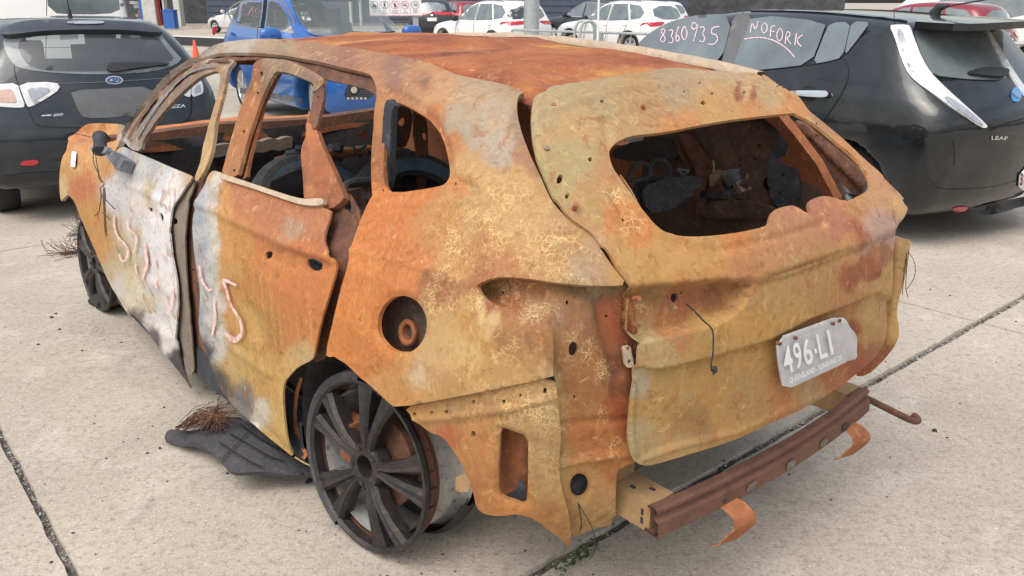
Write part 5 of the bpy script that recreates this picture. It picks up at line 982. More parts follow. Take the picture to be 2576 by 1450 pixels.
# -- tailgate
hat = q('T2 1500 702 1488 760 1480 850 1486 960 1502 1080 1532 1180 1580 1290 1640 1430 T5 1680 192 1730 272 1800 332 1890 392 1938 435 1992 522 2080 650 2160 752 2212 815 2202 880 2182 902 2176 1040 2168 1100 2182 1150 2230 1190 2272 1214 2258 1235 2250 1320 2254 1450 '
  'T9 606 100 590 250 580 400 577 480 590 570 612 642 650 676 700 690 762 684 1000 612 1300 520 1500 435 1700 340 1900 245 2060 145 2200 50 T6 1490 1350 1560 1262 1600 1150 1592 1010 1588 880 1592 770 1592 600 1604 440 1622 342 1664 262 1670 222 1655 182 '
  'U6 2195 1275 2080 1152 1900 962 1700 802 1450 562 1250 392 1080 252 1000 190 940 110 860 0 T3 830 662 760 612 690 575 600 545 400 527 200 525 0 522 T2 2200 532 1950 572 1750 612 1600 652 1532 680')
hwin = q('U5 192 560 330 502 660 467 900 432 1100 387 1500 312 1900 257 2300 216 2400 210 U6 850 240 1000 310 1180 440 1350 590 1500 700 1640 850 1700 940 1752 1040 1762 1110 1742 1160 1640 1222 1450 1322 1400 1310 1290 1265 1200 1245 1130 1250 1000 1290 966 1350 990 1430 '
  'T6 968 296 940 290 870 247 830 236 760 250 700 275 680 310 664 380 560 410 400 440 200 460 80 460 0 452 T5 2480 440 2420 428 2350 370 2300 310 2250 250 2200 150 2140 60 2100 0 U5 440 1370 330 1220 250 1120 190 1020 120 930 80 830 58 730 80 650 130 600')
hholes = [hole('T2 1980 765', 5, 8, .8), hole('T2 1893 1180', 5.5, 9, 1.1), hole('T2 1680 1310', 6, 4, 1.2, True), hole('T2 1738 1420', 5, 8, 1.2), hole('T5 2130 340', 4.5, 8, 1.3), hole('T3 210 766', 7, 9, .9), hole('T3 180 636', 3, 7, .8), hole('T3 68 694', 3, 7, .8), hole('T3 270 706', 4, 7, .8), hole('T3 502 698', 4.5, 7, .8), hole('T3 738 656', 3, 7, .8), hole('U6 1083 340', 3, 6), hole('U6 1600 845', 3, 6), hole('T6 105 885', 10, 14, 1.55), hole('T6 154 842', 3.4, 7, 1.1), hole('T5 2218 942', 3, 7)]
pock = q('T5 2205 822 T6 0 797 300 767 500 765 572 790 540 880 482 970 390 1042 200 1112 0 1162 T5 2280 1200 2180 1130 2190 900')
TG = panel('tailgate', hat, FT, pw, M['rust'], WK, 0.0, [hwin] + hholes, 6.5, .003, .009,
  relief(('line', q('T6 600 765 800 720 1100 610 1390 500 1480 462 1590 410'), .010, 4), ('area', pock, -.05, 3.5), ('area', q('T9 560 -60 T6 -100 1400 0 1388 300 1312 750 1178 1000 1042 1310 930 1480 850 1620 900 1620 1400 1200 1600 T9 2000 300 600 760 500 500'), -.020, 4),
    ('area', q('T5 1960 430 1990 560 2220 820 T6 300 770 600 765 1390 500 1600 400 1700 250 1500 0 T3 900 700 600 540 0 500 T2 1600 640 1480 800 1500 1100'), .014, 7), ('line', q('T2 1520 850 1640 830 1950 720 2300 650 2538 620 T3 300 600 800 720'), .008, 8),
    ('line', q('T5 2050 160 2150 330 2300 460 T6 0 500 300 560 700 470 1050 370'), -.007, 9), ('line', q('T2 2030 1100 2000 900 2200 840 2538 760 T3 300 760 700 800'), -.005, 10), ('line', q('T6 1200 220 1350 300 1480 470 1480 700'), .012, 6), ('line', q('T9 620 60 604 300 600 480 640 600'), .008, 6), ('line', q('T9 690 640 900 560 1400 430 2000 150'), .006, 8)), stain_tail, wob=.0012)
def bolt(s, F, off, r, l, mat, root, name='bolt'):
    P0, _ = cast(F, *pw(q(s)), off); n_ = grad(F, P0)[0]; mb = MB(); mb.tube([P0[0] - n_ * .005, P0[0] + n_ * l], r, 7); return mb.make(name, mat, root)
for s_ in ('T2 1632 800', 'T2 2272 808', 'T5 1787 245', 'T5 2230 890', 'T5 2225 1078', 'T3 710 710'): bolt(s_, FT, 0, .006, .02, M['burnt_rust'], TG)
sp = panel('spring_clip', q('T2 1550 1075 1612 1070 1618 1118 1560 1128'), FT, pw, M['burnt_grey'], TG, .012, (), 6, .006, smooth=0); bolt('T2 1584 1092', FT, .012, .007, .012, M['burnt_grey'], sp)
mb = MB(); wire(q('T6 95 928 130 950 160 985 220 1050 285 1100 296 1180 292 1280 275 1380 285 1420 318 1390 322 1400 290 1440'), FT, pw, .025, .0022, mb, jit=.0006); c_, _ = cast(FT, *pw(q('T6 305 1400')), .025); mb.tube([c_[0] + (.0, .0, -.006), c_[0] + (0, .004, .006)], .007, 6); mb.make('hanging_wire', M['char'], TG)
PQ = q('T6 745 1180 1222 1008 T9 2050 -80 1682 116'); PQ = np.array([PQ[0], PQ[1], (2142, 906), (1972, 985)])
PL = panel('number_plate', np.array([PQ[0], PQ[0] * .5 + PQ[1] * .5, PQ[1], (2124, 818), (2138, 832), (2148, 850), (2150, 868), (2143, 882), (2150, 890), PQ[2], PQ[2] * .5 + PQ[3] * .5, PQ[3], (1960, 930)]), FT, pw, M['plate_burnt'], TG, .012, (), 6, .002, .003, relief(('line', np.array([PQ[0] + (6, 4), PQ[1] + (-2, 6)]), .002, 3), ('line', np.array([PQ[0] + (5, 4), PQ[3] + (5, -6)]), .002, 3), ('line', np.array([PQ[3] + (4, -6), PQ[2] + (-4, -6)]), .002, 3), ('area', np.array([(2100, 795), (2160, 790), (2160, 920), (2120, 905)]), .014, 18)), wob=.002)
def blq(a0, b0, a1, b1): return [tuple((1 - b) * ((1 - a) * PQ[0] + a * PQ[1]) + b * ((1 - a) * PQ[3] + a * PQ[2])) for a, b in ((a0, b0), (a1, b0), (a1, b1), (a0, b1))]
emb = burnt('plate_relief', (240, 240, 242), (228, 228, 232), (206, 204, 200), .4, 20, .1)
for ch, a0, a1 in (('4', .06, .19), ('9', .22, .33), ('6', .36, .48), ('·', .51, .55), ('L', .58, .69), ('I', .74, .78)):
    if ch == '·': panel('plate_dot', np.array(blq(.525, .47, .555, .57)), FT, pw, emb, PL, .0165, (), 4, .002)
    else: text_on('plate_character', ch, blq(a0, .20, a1, .72), FT, pw, emb, PL, .0185, .015)
text_on('plate_lettering', 'QUEENSLAND - SUNSHINE ST', blq(.10, .80, .88, .93), FT, pw, emb, PL, .0178, .02)
for s_ in ('T6 880 1172', 'T6 765 1212', 'T6 1150 1068', 'T6 1195 1045'): bolt(s_, FT, .012, .005, .007, M['burnt_brown'], PL, 'rivet')
# -- right-hand side pieces seen past the tailgate
panel('right_quarter_edge', q('T3 640 540 670 542 760 612 900 738 1000 850 U6 1250 372 1500 580 1750 790 1950 962 2236 1240 2200 1262 1950 1060 1700 860 1450 640 1200 440 980 240 860 60 T3 760 680'), FT, pw, M['rust_pale'], WK, -.02, (), 10, .006, 0, None, stain)
panel('right_bumper_mount', q('T6 1560 420 1612 442 1660 460 1716 464 1706 560 1690 680 1660 800 1630 900 1616 1010 1632 1090 1626 1180 1592 1250 1500 1360 1400 1450 1300 1450 1450 1200'), plane(1, -.78), pw, M['rust'], WK, 0, (), 10, .006, 0, relief(('line', q('T6 1640 520 1600 900 1560 1200'), .012, 10)), stain, wob=.0022)
mb = MB()
for s_ in ('T6 1690 560 1692 700 1680 800 1700 880', 'T6 1700 550 1750 620 1755 720 1710 800 1690 820', 'T6 1685 600 1670 720 1660 860'): wire(q(s_), plane(1, -.775), pw, 0, .0012, mb, 4)
mb.make('loose_wires', M['char'], WK)
# -- rear corner and bumper mounting, left
rc = q('T5 1080 770 1180 735 1400 720 2150 770 2210 860 2230 1000 2270 1250 2262 1450 T9 606 100 592 250 582 420 596 560 612 640 540 652 470 690 462 800 456 1080 T8 2100 1110 1940 1180 1928 1000 1872 830 1855 640 1872 450 1852 200 1832 5 T5 1632 1445 1640 1080 1530 1070 1420 1020 1300 970 1180 920 1110 865')
panel('rear_corner_panel', rc, FW, pw, M['rust'], WK, -.05, [hole('T5 1230 833', 4, 8), hole('T5 1740 917', 4, 8, 1.4), hole('T5 2030 1016', 3.5, 7), hole('T5 1785 1255', 12, 14, 1.6), hole('T8 2020 815', 24, 20, 1.32), hole('T8 1972 155', 3.2, 7, 1.6)], 9, .004, .010,
  relief(('area', q('T5 1100 800 1280 745 1600 790 1590 900 1540 1000 1480 1030 1300 960 1130 890'), -.02, 10), ('line', q('T5 1320 760 1300 940'), .012, 4), ('line', q('T5 1450 770 1410 990'), .012, 4), ('line', q('T5 1600 830 1570 930 1490 1020'), .012, 4), ('line', q('T8 1880 640 2100 600 2400 560'), .012, 8), ('line', q('T5 1960 860 2000 1100 2100 1440'), -.015, 14), ('line', q('T8 1880 360 2100 340 2400 320'), -.008, 10), ('line', q('T5 1560 1080 1620 1440'), .004, 5), ('area', hole('T8 2020 815', 32, 20, 1.3), -.008, 8)), stain_corner, wob=.0018)
mo = q('T8 742 236 900 200 1100 160 1500 80 1832 6 1856 200 1880 450 1862 640 1882 830 1936 1000 1950 1180 1940 1225 1922 1232 1882 1190 1800 1130 1700 1042 1560 1002 1450 1022 1320 1006 1262 960 1242 850 1216 760 1130 590 1060 482 1000 432 940 422 870 372 800 300')
panel('bumper_mount_panel', mo, FW, pw, M['rust'], WK, -.018, [q('T8 1425 380 1520 410 1636 450 1640 600 1637 930 1612 958 1540 935 1440 900 1414 850 1416 600')] + [hole(s_, 4.6, 4, 1.05, True) for s_ in ('T8 1247 191', 'T8 1465 188', 'T8 815 283', 'T8 1052 264')] + [hole('T8 1762 112', 4.6, 4, 1.6, True), hole('T8 1584 143', 3, 7, 1.6), hole('T8 942 271', 4, 7), hole('T8 1248 425', 5.5, 10, 1.7)], 9, .004, .010,
  relief(('line', q('T8 760 330 1100 300 1500 240 1840 150'), .010, 7), ('area', q('T8 1390 350 1560 390 1660 440 1665 940 1610 985 1430 930 1390 860'), -.008, 9), ('area', hole('T8 1150 240', 12, 16, .9), -.004, 5), ('line', q('T8 1700 500 1740 800 1830 1000'), -.008, 14)), stain, wob=.005)
panel('mount_inner', q('T8 1380 350 1700 420 1700 980 1380 930'), FW, pw, M['burnt_rust'], WK, -.10, (), 16, .004, wob=.01)
panel('char_lump', q('T8 1440 905 1500 870 1560 860 1565 785 1625 800 1632 940 1580 950'), FW, pw, M['navy_soot'], WK, -.06, (), 6, .01, wob=.02)
panel('char_lump', q('T8 1945 830 2010 760 2090 740 2100 830 2040 900 1970 910'), FW, pw, M['navy_soot'], WK, -.085, (), 7, .01, wob=.02)
pl_ = panel('latch_plate', q('T5 2142 1238 2200 1228 2206 1290 2222 1330 2215 1390 2160 1385 2150 1300'), FW, pw, M['burnt_pale'], WK, -.03, [hole('T5 2180 1250', 4, 6), hole('T5 2190 1345', 5, 6)], 5, .008)
panel('mount_tab', q('T8 1118 726 1205 716 1232 840 1120 848 1112 790'), FW, pw, M['burnt_tan'], WK, -.03, (), 8, .004)
mb = MB()
for s_ in ('T8 2000 920 2010 1000 2030 1080 2010 1140', 'T8 2000 920 2040 990 2080 1050 2120 1150 2128 1220 2110 1300 2080 1330', 'T8 2002 925 2030 1040 2015 1110'): wire(q(s_), FW, pw, -.03, .0013, mb, 4)
mb.make('loose_wires', M['char'], WK)
# -- bumper beam, crash box, straps, towing bar
def bx(y, dx=0): return -.848 - .035 * (1 - (y / .52) ** 2) + dx
ys = np.linspace(.54, -.49, 29)
pts = [(bx(y), y, .415) for y in ys]
sec = [(-.012, .040), (.012, .042), (.020, .038), (.020, .030), (.010, .022), (.014, .012), (.026, .006), (.029, -.030), (.024, -.036), (-.02, -.038), (-.02, -.032), (.016, -.030), (.006, .034), (-.012, .034)]
mb = MB(); mb.sweep(pts, [(a, b) for a, b in sec][::-1]); BM = mb.make('bumper_beam', M['burnt_beam'], WK, sharp=30)
for y in (.2, .02, -.16, -.3):
    ov = np.array([(.022 * math.copysign(abs(math.cos(t)) ** .6, math.cos(t)), .013 * math.copysign(abs(math.sin(t)) ** .6, math.sin(t))) for t in np.linspace(0, 2 * math.pi, 14, endpoint=False)])
    m = MB(); m.add([(bx(y + a) - .0315, y + a, .403 + b) for a, b in ov], [tuple(range(14))]); m.make('beam_slot', M['joint'] if y > -.25 else M['char'], BM, False)
m = MB(); ov = [(.006 * math.cos(t), .007 * math.sin(t)) for t in np.linspace(0, 6.28, 9)[:-1]]; m.add([(bx(.31 + a) - .0315, .31 + a, .403 + b) for a, b in ov], [tuple(range(8))]); m.make('beam_slot', M['char'], BM, False)
mb = MB(); mb.box((-.765, .485, .41), (.07, .045, .040)); mb.box((-.70, .52, .415), (.005, .075, .072)); CB = mb.make('crash_box', M['burnt_tan'], WK, False)
for p_ in ((-.79, .47, .4505), (-.75, .50, .4505), (-.81, .5305, .42), (-.81, .5305, .395)): m = MB(); m.box(p_, (.008, .005, .001) if p_[2] > .44 else (.004, .0008, .009)); m.make('box_slot', M['char'], CB, False)
mb = MB(); mb.box((-.765, -.46, .41), (.07, .045, .040)); mb.make('crash_box', M['burnt_tan'], WK, False)
for y0, sc in ((.30, .72), (-.33, .62)):
    x0 = bx(y0); path = np.array([(x0 + .02, y0 + .01, .345), (x0 - .01, y0, .345), (x0 - .06 * sc, y0 - .015, .335), (x0 - .095 * sc, y0 - .03, .30), (x0 - .10 * sc, y0 - .035, .265), (x0 - .075 * sc, y0 - .02, .225), (x0 - .055 * sc, y0 - .005, .195), (x0 - .03 * sc, y0 + .0, .18)]); path[:, 2] = .345 + (path[:, 2] - .345) * (sc + .08)
    path[:, 2] += .047; path = np.stack([np.interp(np.linspace(0, 7, 30), range(8), path[:, i]) for i in range(3)], 1); V = []
    for i, p in enumerate(path):
        wd = .036 * (1 if i < 23 else .8)
        for s in (-1, 1):
            for t in (0, .004): V.append(p + np.array([t * .8, s * wd * .97 , t * .6]) + np.array([s * wd * .25, 0, 0]))
    Fc = []
    for i in range(29):
        a = i * 4; b = a + 4; Fc += [(a, b, b + 2, a + 2), (a + 1, a + 3, b + 3, b + 1), (a, a + 1, b + 1, b), (a + 2, b + 2, b + 3, a + 3)]
    mesh('exhaust_strap', V, Fc, M['burnt_rust'], WK, True, None, None, 40)
F_ = plane(2, .30); a_ = cast(F_, *pw(q('D 2150 985 2165 995 2235 1030 2300 1062 2312 1058 2300 1046')), 0)[0]; mb = MB(); mb.tube(chaikin(a_, 2, False), .012, 10); mb.make('towing_bar', M['burnt_brown'], WK)
# -- roof skin
def zr(P):
    x, y = P[..., 0], P[..., 1]; z = np.interp(x, [-.6, -.4, -.2, .2, .6, 1.0, 1.4, 1.7, 1.95, 2.1], [1.34, 1.405, 1.435, 1.475, 1.497, 1.503, 1.49, 1.455, 1.38, 1.30]); return z - .09 * y * y
def roof_stain(P, X_):
    pal = .82 * lin(np.array([(104, 62, 54), (142, 78, 56), (164, 94, 62), (182, 112, 68), (204, 152, 84), (192, 156, 104)])); C = []
    for a, b in P:
        wx = a + .16 * mnoise.noise(Vector((a * 3, b * 3, 2))) + .05 * mnoise.noise(Vector((a * 9, b * 9, 4))); wy = b + .10 * mnoise.noise(Vector((a * 3, b * 4, 8)))
        s = 2.0 + 3.4 * mnoise.noise(Vector((wx * 3.4, wy * 1.5, 5))) + 1.6 * mnoise.noise(Vector((wx * 8, wy * 4, 1))) + .8 * mnoise.noise(Vector((a * 26, b * 18, 3)))
        s -= 1.8 * float(smoothstep((abs(b) - .43) / .05)) + .9 * float(smoothstep((-.25 - a) / .12)); s = min(max(s, 0), 4.999); k = int(s); C.append(pal[k] * (1 - s + k) + pal[k + 1] * (s - k))
    return np.concatenate([np.array(C), np.zeros((len(P), 1))], 1)
RP = panel('roof_panel', np.array([(-.385, .46), (-.30, .487), (0, .50), (.5, .515), (1.0, .52), (1.5, .515), (1.85, .50), (1.97, .45), (2.03, .2), (2.04, 0), (2.03, -.2), (1.97, -.45), (1.85, -.5), (1.0, -.52), (0, -.5), (-.30, -.487), (-.385, -.46), (-.44, -.2), (-.455, 0), (-.44, .2)]) * [1, .975], lambda P: P[..., 2] - zr(P), topp(), M['rust_roof'], WK, 0, (), .028, .003, 0,
  lambda P: np.array([.012 * mnoise.noise(Vector((a * 2.6, b * 5.2, 3))) + .008 * mnoise.noise(Vector((a * 5, b * 9, 7))) + .003 * mnoise.noise(Vector((a * 14, b * 18, 1))) for a, b in P]) + .006 * np.cos(P[:, 0] * 9.5) - .028 * smoothstep((abs(P[:, 1]) - .42) / .07),
  roof_stain)
V = []; Fc = []
xs = np.linspace(-.34, 1.95, 40)
for i, x in enumerate(xs):
    z0 = float(zr(np.array([x, -.5, 0]))); j = .006 * mnoise.noise(Vector((x * 9, 0, 2)))
    for y, dz in ((-.50, -.006), (-.505, .020 + j), (-.545, .018 + j), (-.60, -.03), (-.66, -.10), (-.70, -.16), (-.66, -.16)): V.append((x, y * (1 - .04 * max(0, x - 1.2)), z0 + dz))
Fc = [(i * 7 + k, i * 7 + k + 1, i * 7 + 8 + k, i * 7 + 7 + k) for i in range(39) for k in range(6)]
mesh('right_cant_rail', V, Fc, M['burnt_pale'], WK)
# -- right body side seen from within : doors, pillars ; hidden outside skin
Fr = lambda P: -P[..., 1] - np.interp(P[..., 2], [0, .5, .8, 1.0, 1.2, 1.42], [.84, .88, .88, .84, .74, .60]) * np.interp(P[..., 0], [-.7, -.1], [.80, 1])
panel('right_body_side', np.array([(-.55, .40), (-.62, .6), (-.62, .95), (-.48, 1.18), (-.30, 1.36), (.5, 1.47), (1.2, 1.47), (1.6, 1.42), (2.0, 1.24), (2.42, 1.0), (2.9, .95), (3.3, .88), (3.4, .6), (3.2, .45), (3.1, .6), (2.85, .67), (2.55, .55), (2.4, .24), (.45, .22), (.36, .5), (0, .67), (-.35, .5), (-.42, .40)]), Fr, sidep(-1), M['burnt_rust'], WK, 0,
      [np.array([(1.98, 1.06), (1.55, 1.36), (1.28, 1.40), (1.18, 1.40), (1.16, 1.03)]), np.array([(1.03, 1.03), (1.06, 1.40), (.5, 1.41), (.15, 1.38), (.02, 1.06)]), np.array([(-.1, 1.08), (.02, 1.36), (-.2, 1.33), (-.42, 1.2), (-.36, 1.1)])], .07, .03, .03, wob=.01)
# -- inside : floor, bulkhead, scuttle, dash beam, seat frames, trim remains
mb = MB(); mb.box((1.3, 0, .27), (1.3, .74, .012)); mb.box((1.3, 0, .33), (1.25, .12, .07)); mb.box((-.32, 0, .44), (.36, .60, .012)); mb.box((.04, 0, .36), (.02, .66, .08)); mb.make('floor_pan', M['burnt_dark'], WK, False)
for s in (-1, 1):
    mb = MB(); mb.lathe([(.36, -.13), (.36, .13), (.30, .145), (.1, .145)] if s < 0 else [(.36, -.13), (.36, .13)], None, (0, s * .60, .30), 24, R(-5), R(150)); mb.make('wheelhouse', M['burnt_dark'], WK)
    mb = MB(); mb.lathe([(.40, -.16), (.38, .12), (.1, -.16)], None, (2.83, s * .68, .30), 24, R(-5), R(185)); mb.make('wheelhouse', M['burnt_dark'], WK)
panel('bulkhead', np.array([(-.82, .28), (.82, .28), (.82, .95), (.6, .98), (-.6, .98), (-.82, .95)]), plane(0, 2.36), endp(1), M['char'], WK, 0, (), .08, .01, wob=.02)
mb = MB(); mb.sweep([(2.40, y, .985 + .008 * math.sin(y * 6)) for y in np.linspace(-.80, .80, 15)], [(-.05, -.05), (.05, -.05), (.06, .02), (.03, .035), (-.04, .03)]); mb.make('scuttle', M['burnt_brown'], WK)
mb = MB(); mb.sweep([(2.38, y, .935 + .01 * math.sin(y * 9)) for y in np.linspace(-.80, .80, 21)], [(-.03, -.01), (.04, -.012), (.045, .012), (-.03, .014)]); mb.make('scuttle_lip', M['burnt_rust'], WK)
mb = MB(); mb.sweep([(2.30, y, .90 + .012 * mnoise.noise(Vector((y * 20, 0, 0)))) for y in np.linspace(-.1, .35, 24)], [(-.02, -.03), (.03, -.03), (.03, .03), (-.02, .03)]); mb.make('insulation_strip', M['burnt_grey'], WK)
panel('bonnet', np.array([(2.46, -.72), (2.46, .72), (2.8, .74), (3.3, .66), (3.42, .3), (3.42, -.3), (3.3, -.66), (2.8, -.74)]), lambda P: P[..., 2] - (.985 - .05 * (P[..., 0] - 2.4) - .06 * P[..., 1] ** 2 - .16 * np.clip(P[..., 0] - 3.1, 0, 1)), topp(), M['burnt_orange'], WK, 0, (), .06, .004, wob=.02)
a_ = cast(plane(0, 2.05, -1), *pw(q('U3 640 790 740 765 960 730 1250 690 1600 650 1830 628')), 0)[0]; mb = MB(); mb.tube(a_, .028, 10); mb.make('dash_beam', M['burnt_rust'], WK)
mb = MB()
for k in range(26):
    t = rng.random(); c = a_[0] * (1 - t) + a_[-1] * t + rng.normal(size=3) * (.03, .03, .03); M3 = np.linalg.qr(rng.normal(size=(3, 3)))[0]; mb.box(c, rng.uniform(.008, .05, 3) * (1, .5, .4), M3)
mb.make('dash_remains', M['navy_soot'], WK, False)
panel('steel_bracket', q('U3 1600 440 1700 470 1790 500 1780 380 1730 370 1700 430'), plane(0, 1.9, -1), pw, M['burnt_rust'], WK, 0, (), 8, .004)
panel('c_pillar_trim', q('T2 412 780 440 712 470 750 492 770 470 800 462 1050 455 1382 400 1345 390 1240'), plane(1, .70), pw, M['navy_soot'], WK, 0, (), 10, .02)
panel('inner_pillar', q('U3 2060 200 2200 60 2350 100 2330 400 2250 650 2080 480'), plane(0, 1.3, -1), pw, M['burnt_brown'], WK, 0, [q('U3 2160 290 2220 210 2262 230 2250 330 2180 320')], 9, .01, wob=.02)
panel('inner_pillar', q('U3 2330 130 2420 110 2560 300 2560 1120 2420 1120 2400 700 2370 400'), plane(0, 1.0, -1), pw, M['burnt_brown'], WK, 0, [q('U3 2480 400 2538 420 2540 530 2490 490')], 10, .01, wob=.03)
panel('belt_bracket', q('U3 2080 620 2200 600 2280 600 2390 670 2370 720 2240 730 2200 780 2140 785 2120 720'), plane(0, 1.1, -1), pw, M['burnt_grey'], WK, 0, (), 7, .012, wob=.02)
def loop(s, axis, val, r, mat, name, parent=WK):
    a = cast(plane(axis, val, 1 if axis == 1 else -1), *pw(chaikin(q(s), 2, False)), 0)[0]; mb = MB(); mb.tube(a, r, 8); return mb.make(name, mat, parent)
loop('U5 330 1010 370 880 430 790 520 790 600 840 610 900 560 980 480 1000 360 1020', 0, -.18, .008, M['tyre_grey'], 'headrest_frame'); loop('U5 560 1010 600 840 660 750 740 745 830 800 860 880 830 970 760 990', 0, -.14, .008, M['tyre_grey'], 'headrest_frame')
loop('U3 1510 1130 1510 1080 1560 1035 1830 1010 1950 1005', 0, .6, .014, M['tyre_grey'], 'seat_frame'); loop('U3 1490 1150 1600 1130 1830 1120', 0, .62, .02, M['burnt_dark'], 'seat_frame')
loop('U3 820 920 960 850 1050 800', 0, 1.2, .016, M['tyre_grey'], 'seat_frame')
for x_, y_ in ((1.35, .38), (1.35, -.38), (.55, .32), (.5, -.35)):
    mb = MB(); mb.box((x_, y_, .50), (.26, .26, .06)); mb.box((x_ - .2, y_, .40), (.03, .24, .11)); mb.box((x_ + .2, y_, .40), (.03, .24, .11))
    for k in range(7): mb.tube([(x_ - .25, y_ - .22 + k * .073, .57), (x_ + .25, y_ - .22 + k * .073, .57 + .02 * rng.random())], .006, 5)
    mb.make('seat_base', M['burnt_dark'], WK, False)
for s_, v, mt in (('U5 500 1200 600 1040 730 1010 1250 955 1280 1060 1180 1180 900 1300 700 1400 520 1400', -.12, 'navy_soot'), ('U3 1480 1150 1850 1120 1850 1290 1640 1420 1500 1300', .55, 'burnt_dark'), ('U3 480 1080 900 880 980 900 980 1230 800 1210', 1.15, 'char')):
    panel('seat_remains', q(s_), plane(0, v, -1), pw, M[mt], WK, 0, (), 9, .03, wob=.035)
mb = MB()
for k in range(46):
    c = np.array([rng.uniform(.0, 2.0), rng.uniform(-.6, .6), rng.uniform(.42, .72)]); pts_ = [c]; d_ = rng.normal(size=3); d_[2] *= .35
    for j_ in range(6): d_ = d_ / np.linalg.norm(d_) + rng.normal(size=3) * .55; d_[2] *= .7; nx = pts_[-1] + d_ / np.linalg.norm(d_) * rng.uniform(.03, .11); nx[1] = np.clip(nx[1], -.68, .68); nx[2] = np.clip(nx[2], .32, .84); pts_.append(nx)
    mb.tube(chaikin(np.array(pts_)[:, :3], 2, False), rng.choice([.003, .004, .007]), 5)
mb.make('burnt_wires', M['tyre_grey'], WK, kind='stuff')
mb = MB()
for k in range(70): mb.box((rng.uniform(-.5, 2.1), rng.uniform(-.6, .6), rng.uniform(.30, .66)), rng.uniform(.015, .10, 3) * (1, .8, .25), np.linalg.qr(rng.normal(size=(3, 3)))[0])
mb.make('burnt_scraps', M['burnt_dark'], WK, False, kind='stuff')
panel('inner_panel', q('U5 2140 560 2300 420 2440 560 2520 1380 2150 1380 2050 900'), plane(1, -.685), pw, M['navy_soot'], WK, 0, (), 9, .012, wob=.012)
panel('inner_rib', q('U5 900 440 1100 395 1300 700 1400 800 1330 1000 1290 1450 1150 1450 1190 1000 1000 760'), plane(1, -.672), pw, M['burnt_brown'], WK, 0, (), 9, .012, 0, relief(('line', q('U5 1000 430 1180 760 1240 1000 1220 1440'), .016, 7)), wob=.012)
panel('inner_panel', q('U5 200 560 900 440 1000 760 650 740 400 780 80 720'), plane(1, -.68), pw, M['char'], WK, 0, (), 9, .01, wob=.01)
panel('wheelhouse_cover', q('U5 1290 1320 1500 1260 1760 1270 2000 1330 2200 1400 2200 1500 1250 1500'), plane(1, -.62), pw, M['burnt_dark'], WK, 0, (), 9, .02, wob=.03)
for s_, r_ in (('U5 1140 870', 3.5), ('U5 1740 760', 3.5), ('U5 1740 820', 3.5), ('U5 1930 740', 3.5), ('U5 1985 575', 4.5), ('U5 1270 1190', 8), ('U5 2280 940', 5), ('U5 2245 1170', 4.5), ('U5 1330 855', 3)): panel('panel_hole', hole(s_, r_, 8), plane(1, -.650), pw, M['seam'], WK, 0, (), 6, .001)
panel('seat_sheet', q('U5 520 1180 640 1050 880 990 1250 955 1290 1040 1180 1180 980 1300 760 1420 560 1420'), plane(0, -.20, -1), pw, M['tyre_grey'], WK, 0, (), 8, .006, 0, relief(*[('line', q(f'U5 {700+k*95} {1040-k*14} {600+k*95} 1400'), .016, 4) for k in range(6)]), wob=.03)
loop('U5 960 880 1000 920 1010 950 1080 920 1085 890 1000 880 950 875', 1, -.64, .005, M['ash'], 'belt_guide'); loop('U5 1400 760 1410 830 1405 900', 1, -.64, .004, M['burnt_tan'], 'hanging_wire')
for k in range(9):
    c_ = cast(plane(1, -.645), *pw(q(f'U5 {1420+rng.uniform(0,400)} {900+rng.uniform(0,300)}')), 0)[0][0]; m = MB(); m.box(c_, rng.uniform(.008, .028, 3), np.linalg.qr(rng.normal(size=(3, 3)))[0]); m.make('melted_lump', M[random.choice(['tyre_grey', 'burnt_grey', 'burnt_dark'])], WK, False)
rt = panel('belt_retractor', q('U5 1400 880 1480 870 1560 890 1800 850 1850 960 1845 1130 1760 1260 1600 1230 1450 1200 1410 1060'), plane(1, -.70), pw, M['burnt_grey'], WK, 0, (), 8, .05, wob=.04)
panel('retractor_spool', hole('U5 1600 1040', 22, 14, 1.5), plane(1, -.66), pw, M['ash'], rt, 0, (), 6, .02, wob=.01)
panel('wheelhouse_shelf', q('U5 1290 640 1500 590 1900 500 1940 400 1930 540 1850 620 1550 680 1300 760'), plane(1, -.74), pw, M['burnt_brown'], WK, 0, (), 9, .03, wob=.02)
panel('inner_rib', q('U6 800 240 1000 320 1400 640 1650 880 1745 1080 1640 1220 1500 1130 1200 800 980 530'), plane(1, -.70), pw, M['burnt_brown'], WK, 0, [hole('U6 1500 950', 4, 7), hole('U6 1390 1150', 4, 7)], 10, .02, .0, relief(('line', q('U6 1050 420 1400 780 1700 1080'), .02, 8)), wob=.01)
panel('inner_rib', q('U6 640 260 800 250 980 540 1200 820 1480 1140 1420 1300 1200 1180 1000 880 800 560'), plane(1, -.76), pw, M['burnt_brown'], WK, 0, [hole('U6 890 625', 3, 7)], 10, .02, .0, None, wob=.01)
panel('inner_quarter', np.array([(-.62, .5), (-.66, .9), (-.5, 1.15), (-.25, 1.3), (.3, 1.34), (.3, .5)]), plane(1, -.70), sidep(1), M['burnt_dark'], WK, 0, [np.array([(a + .03 * math.cos(t), b + .03 * math.sin(t)) for t in np.linspace(0, 6.28, 9)[:-1]]) for a, b in ((-.5, .8), (-.3, 1.0), (-.62, .95))], .05, .01, .01, wob=.02)
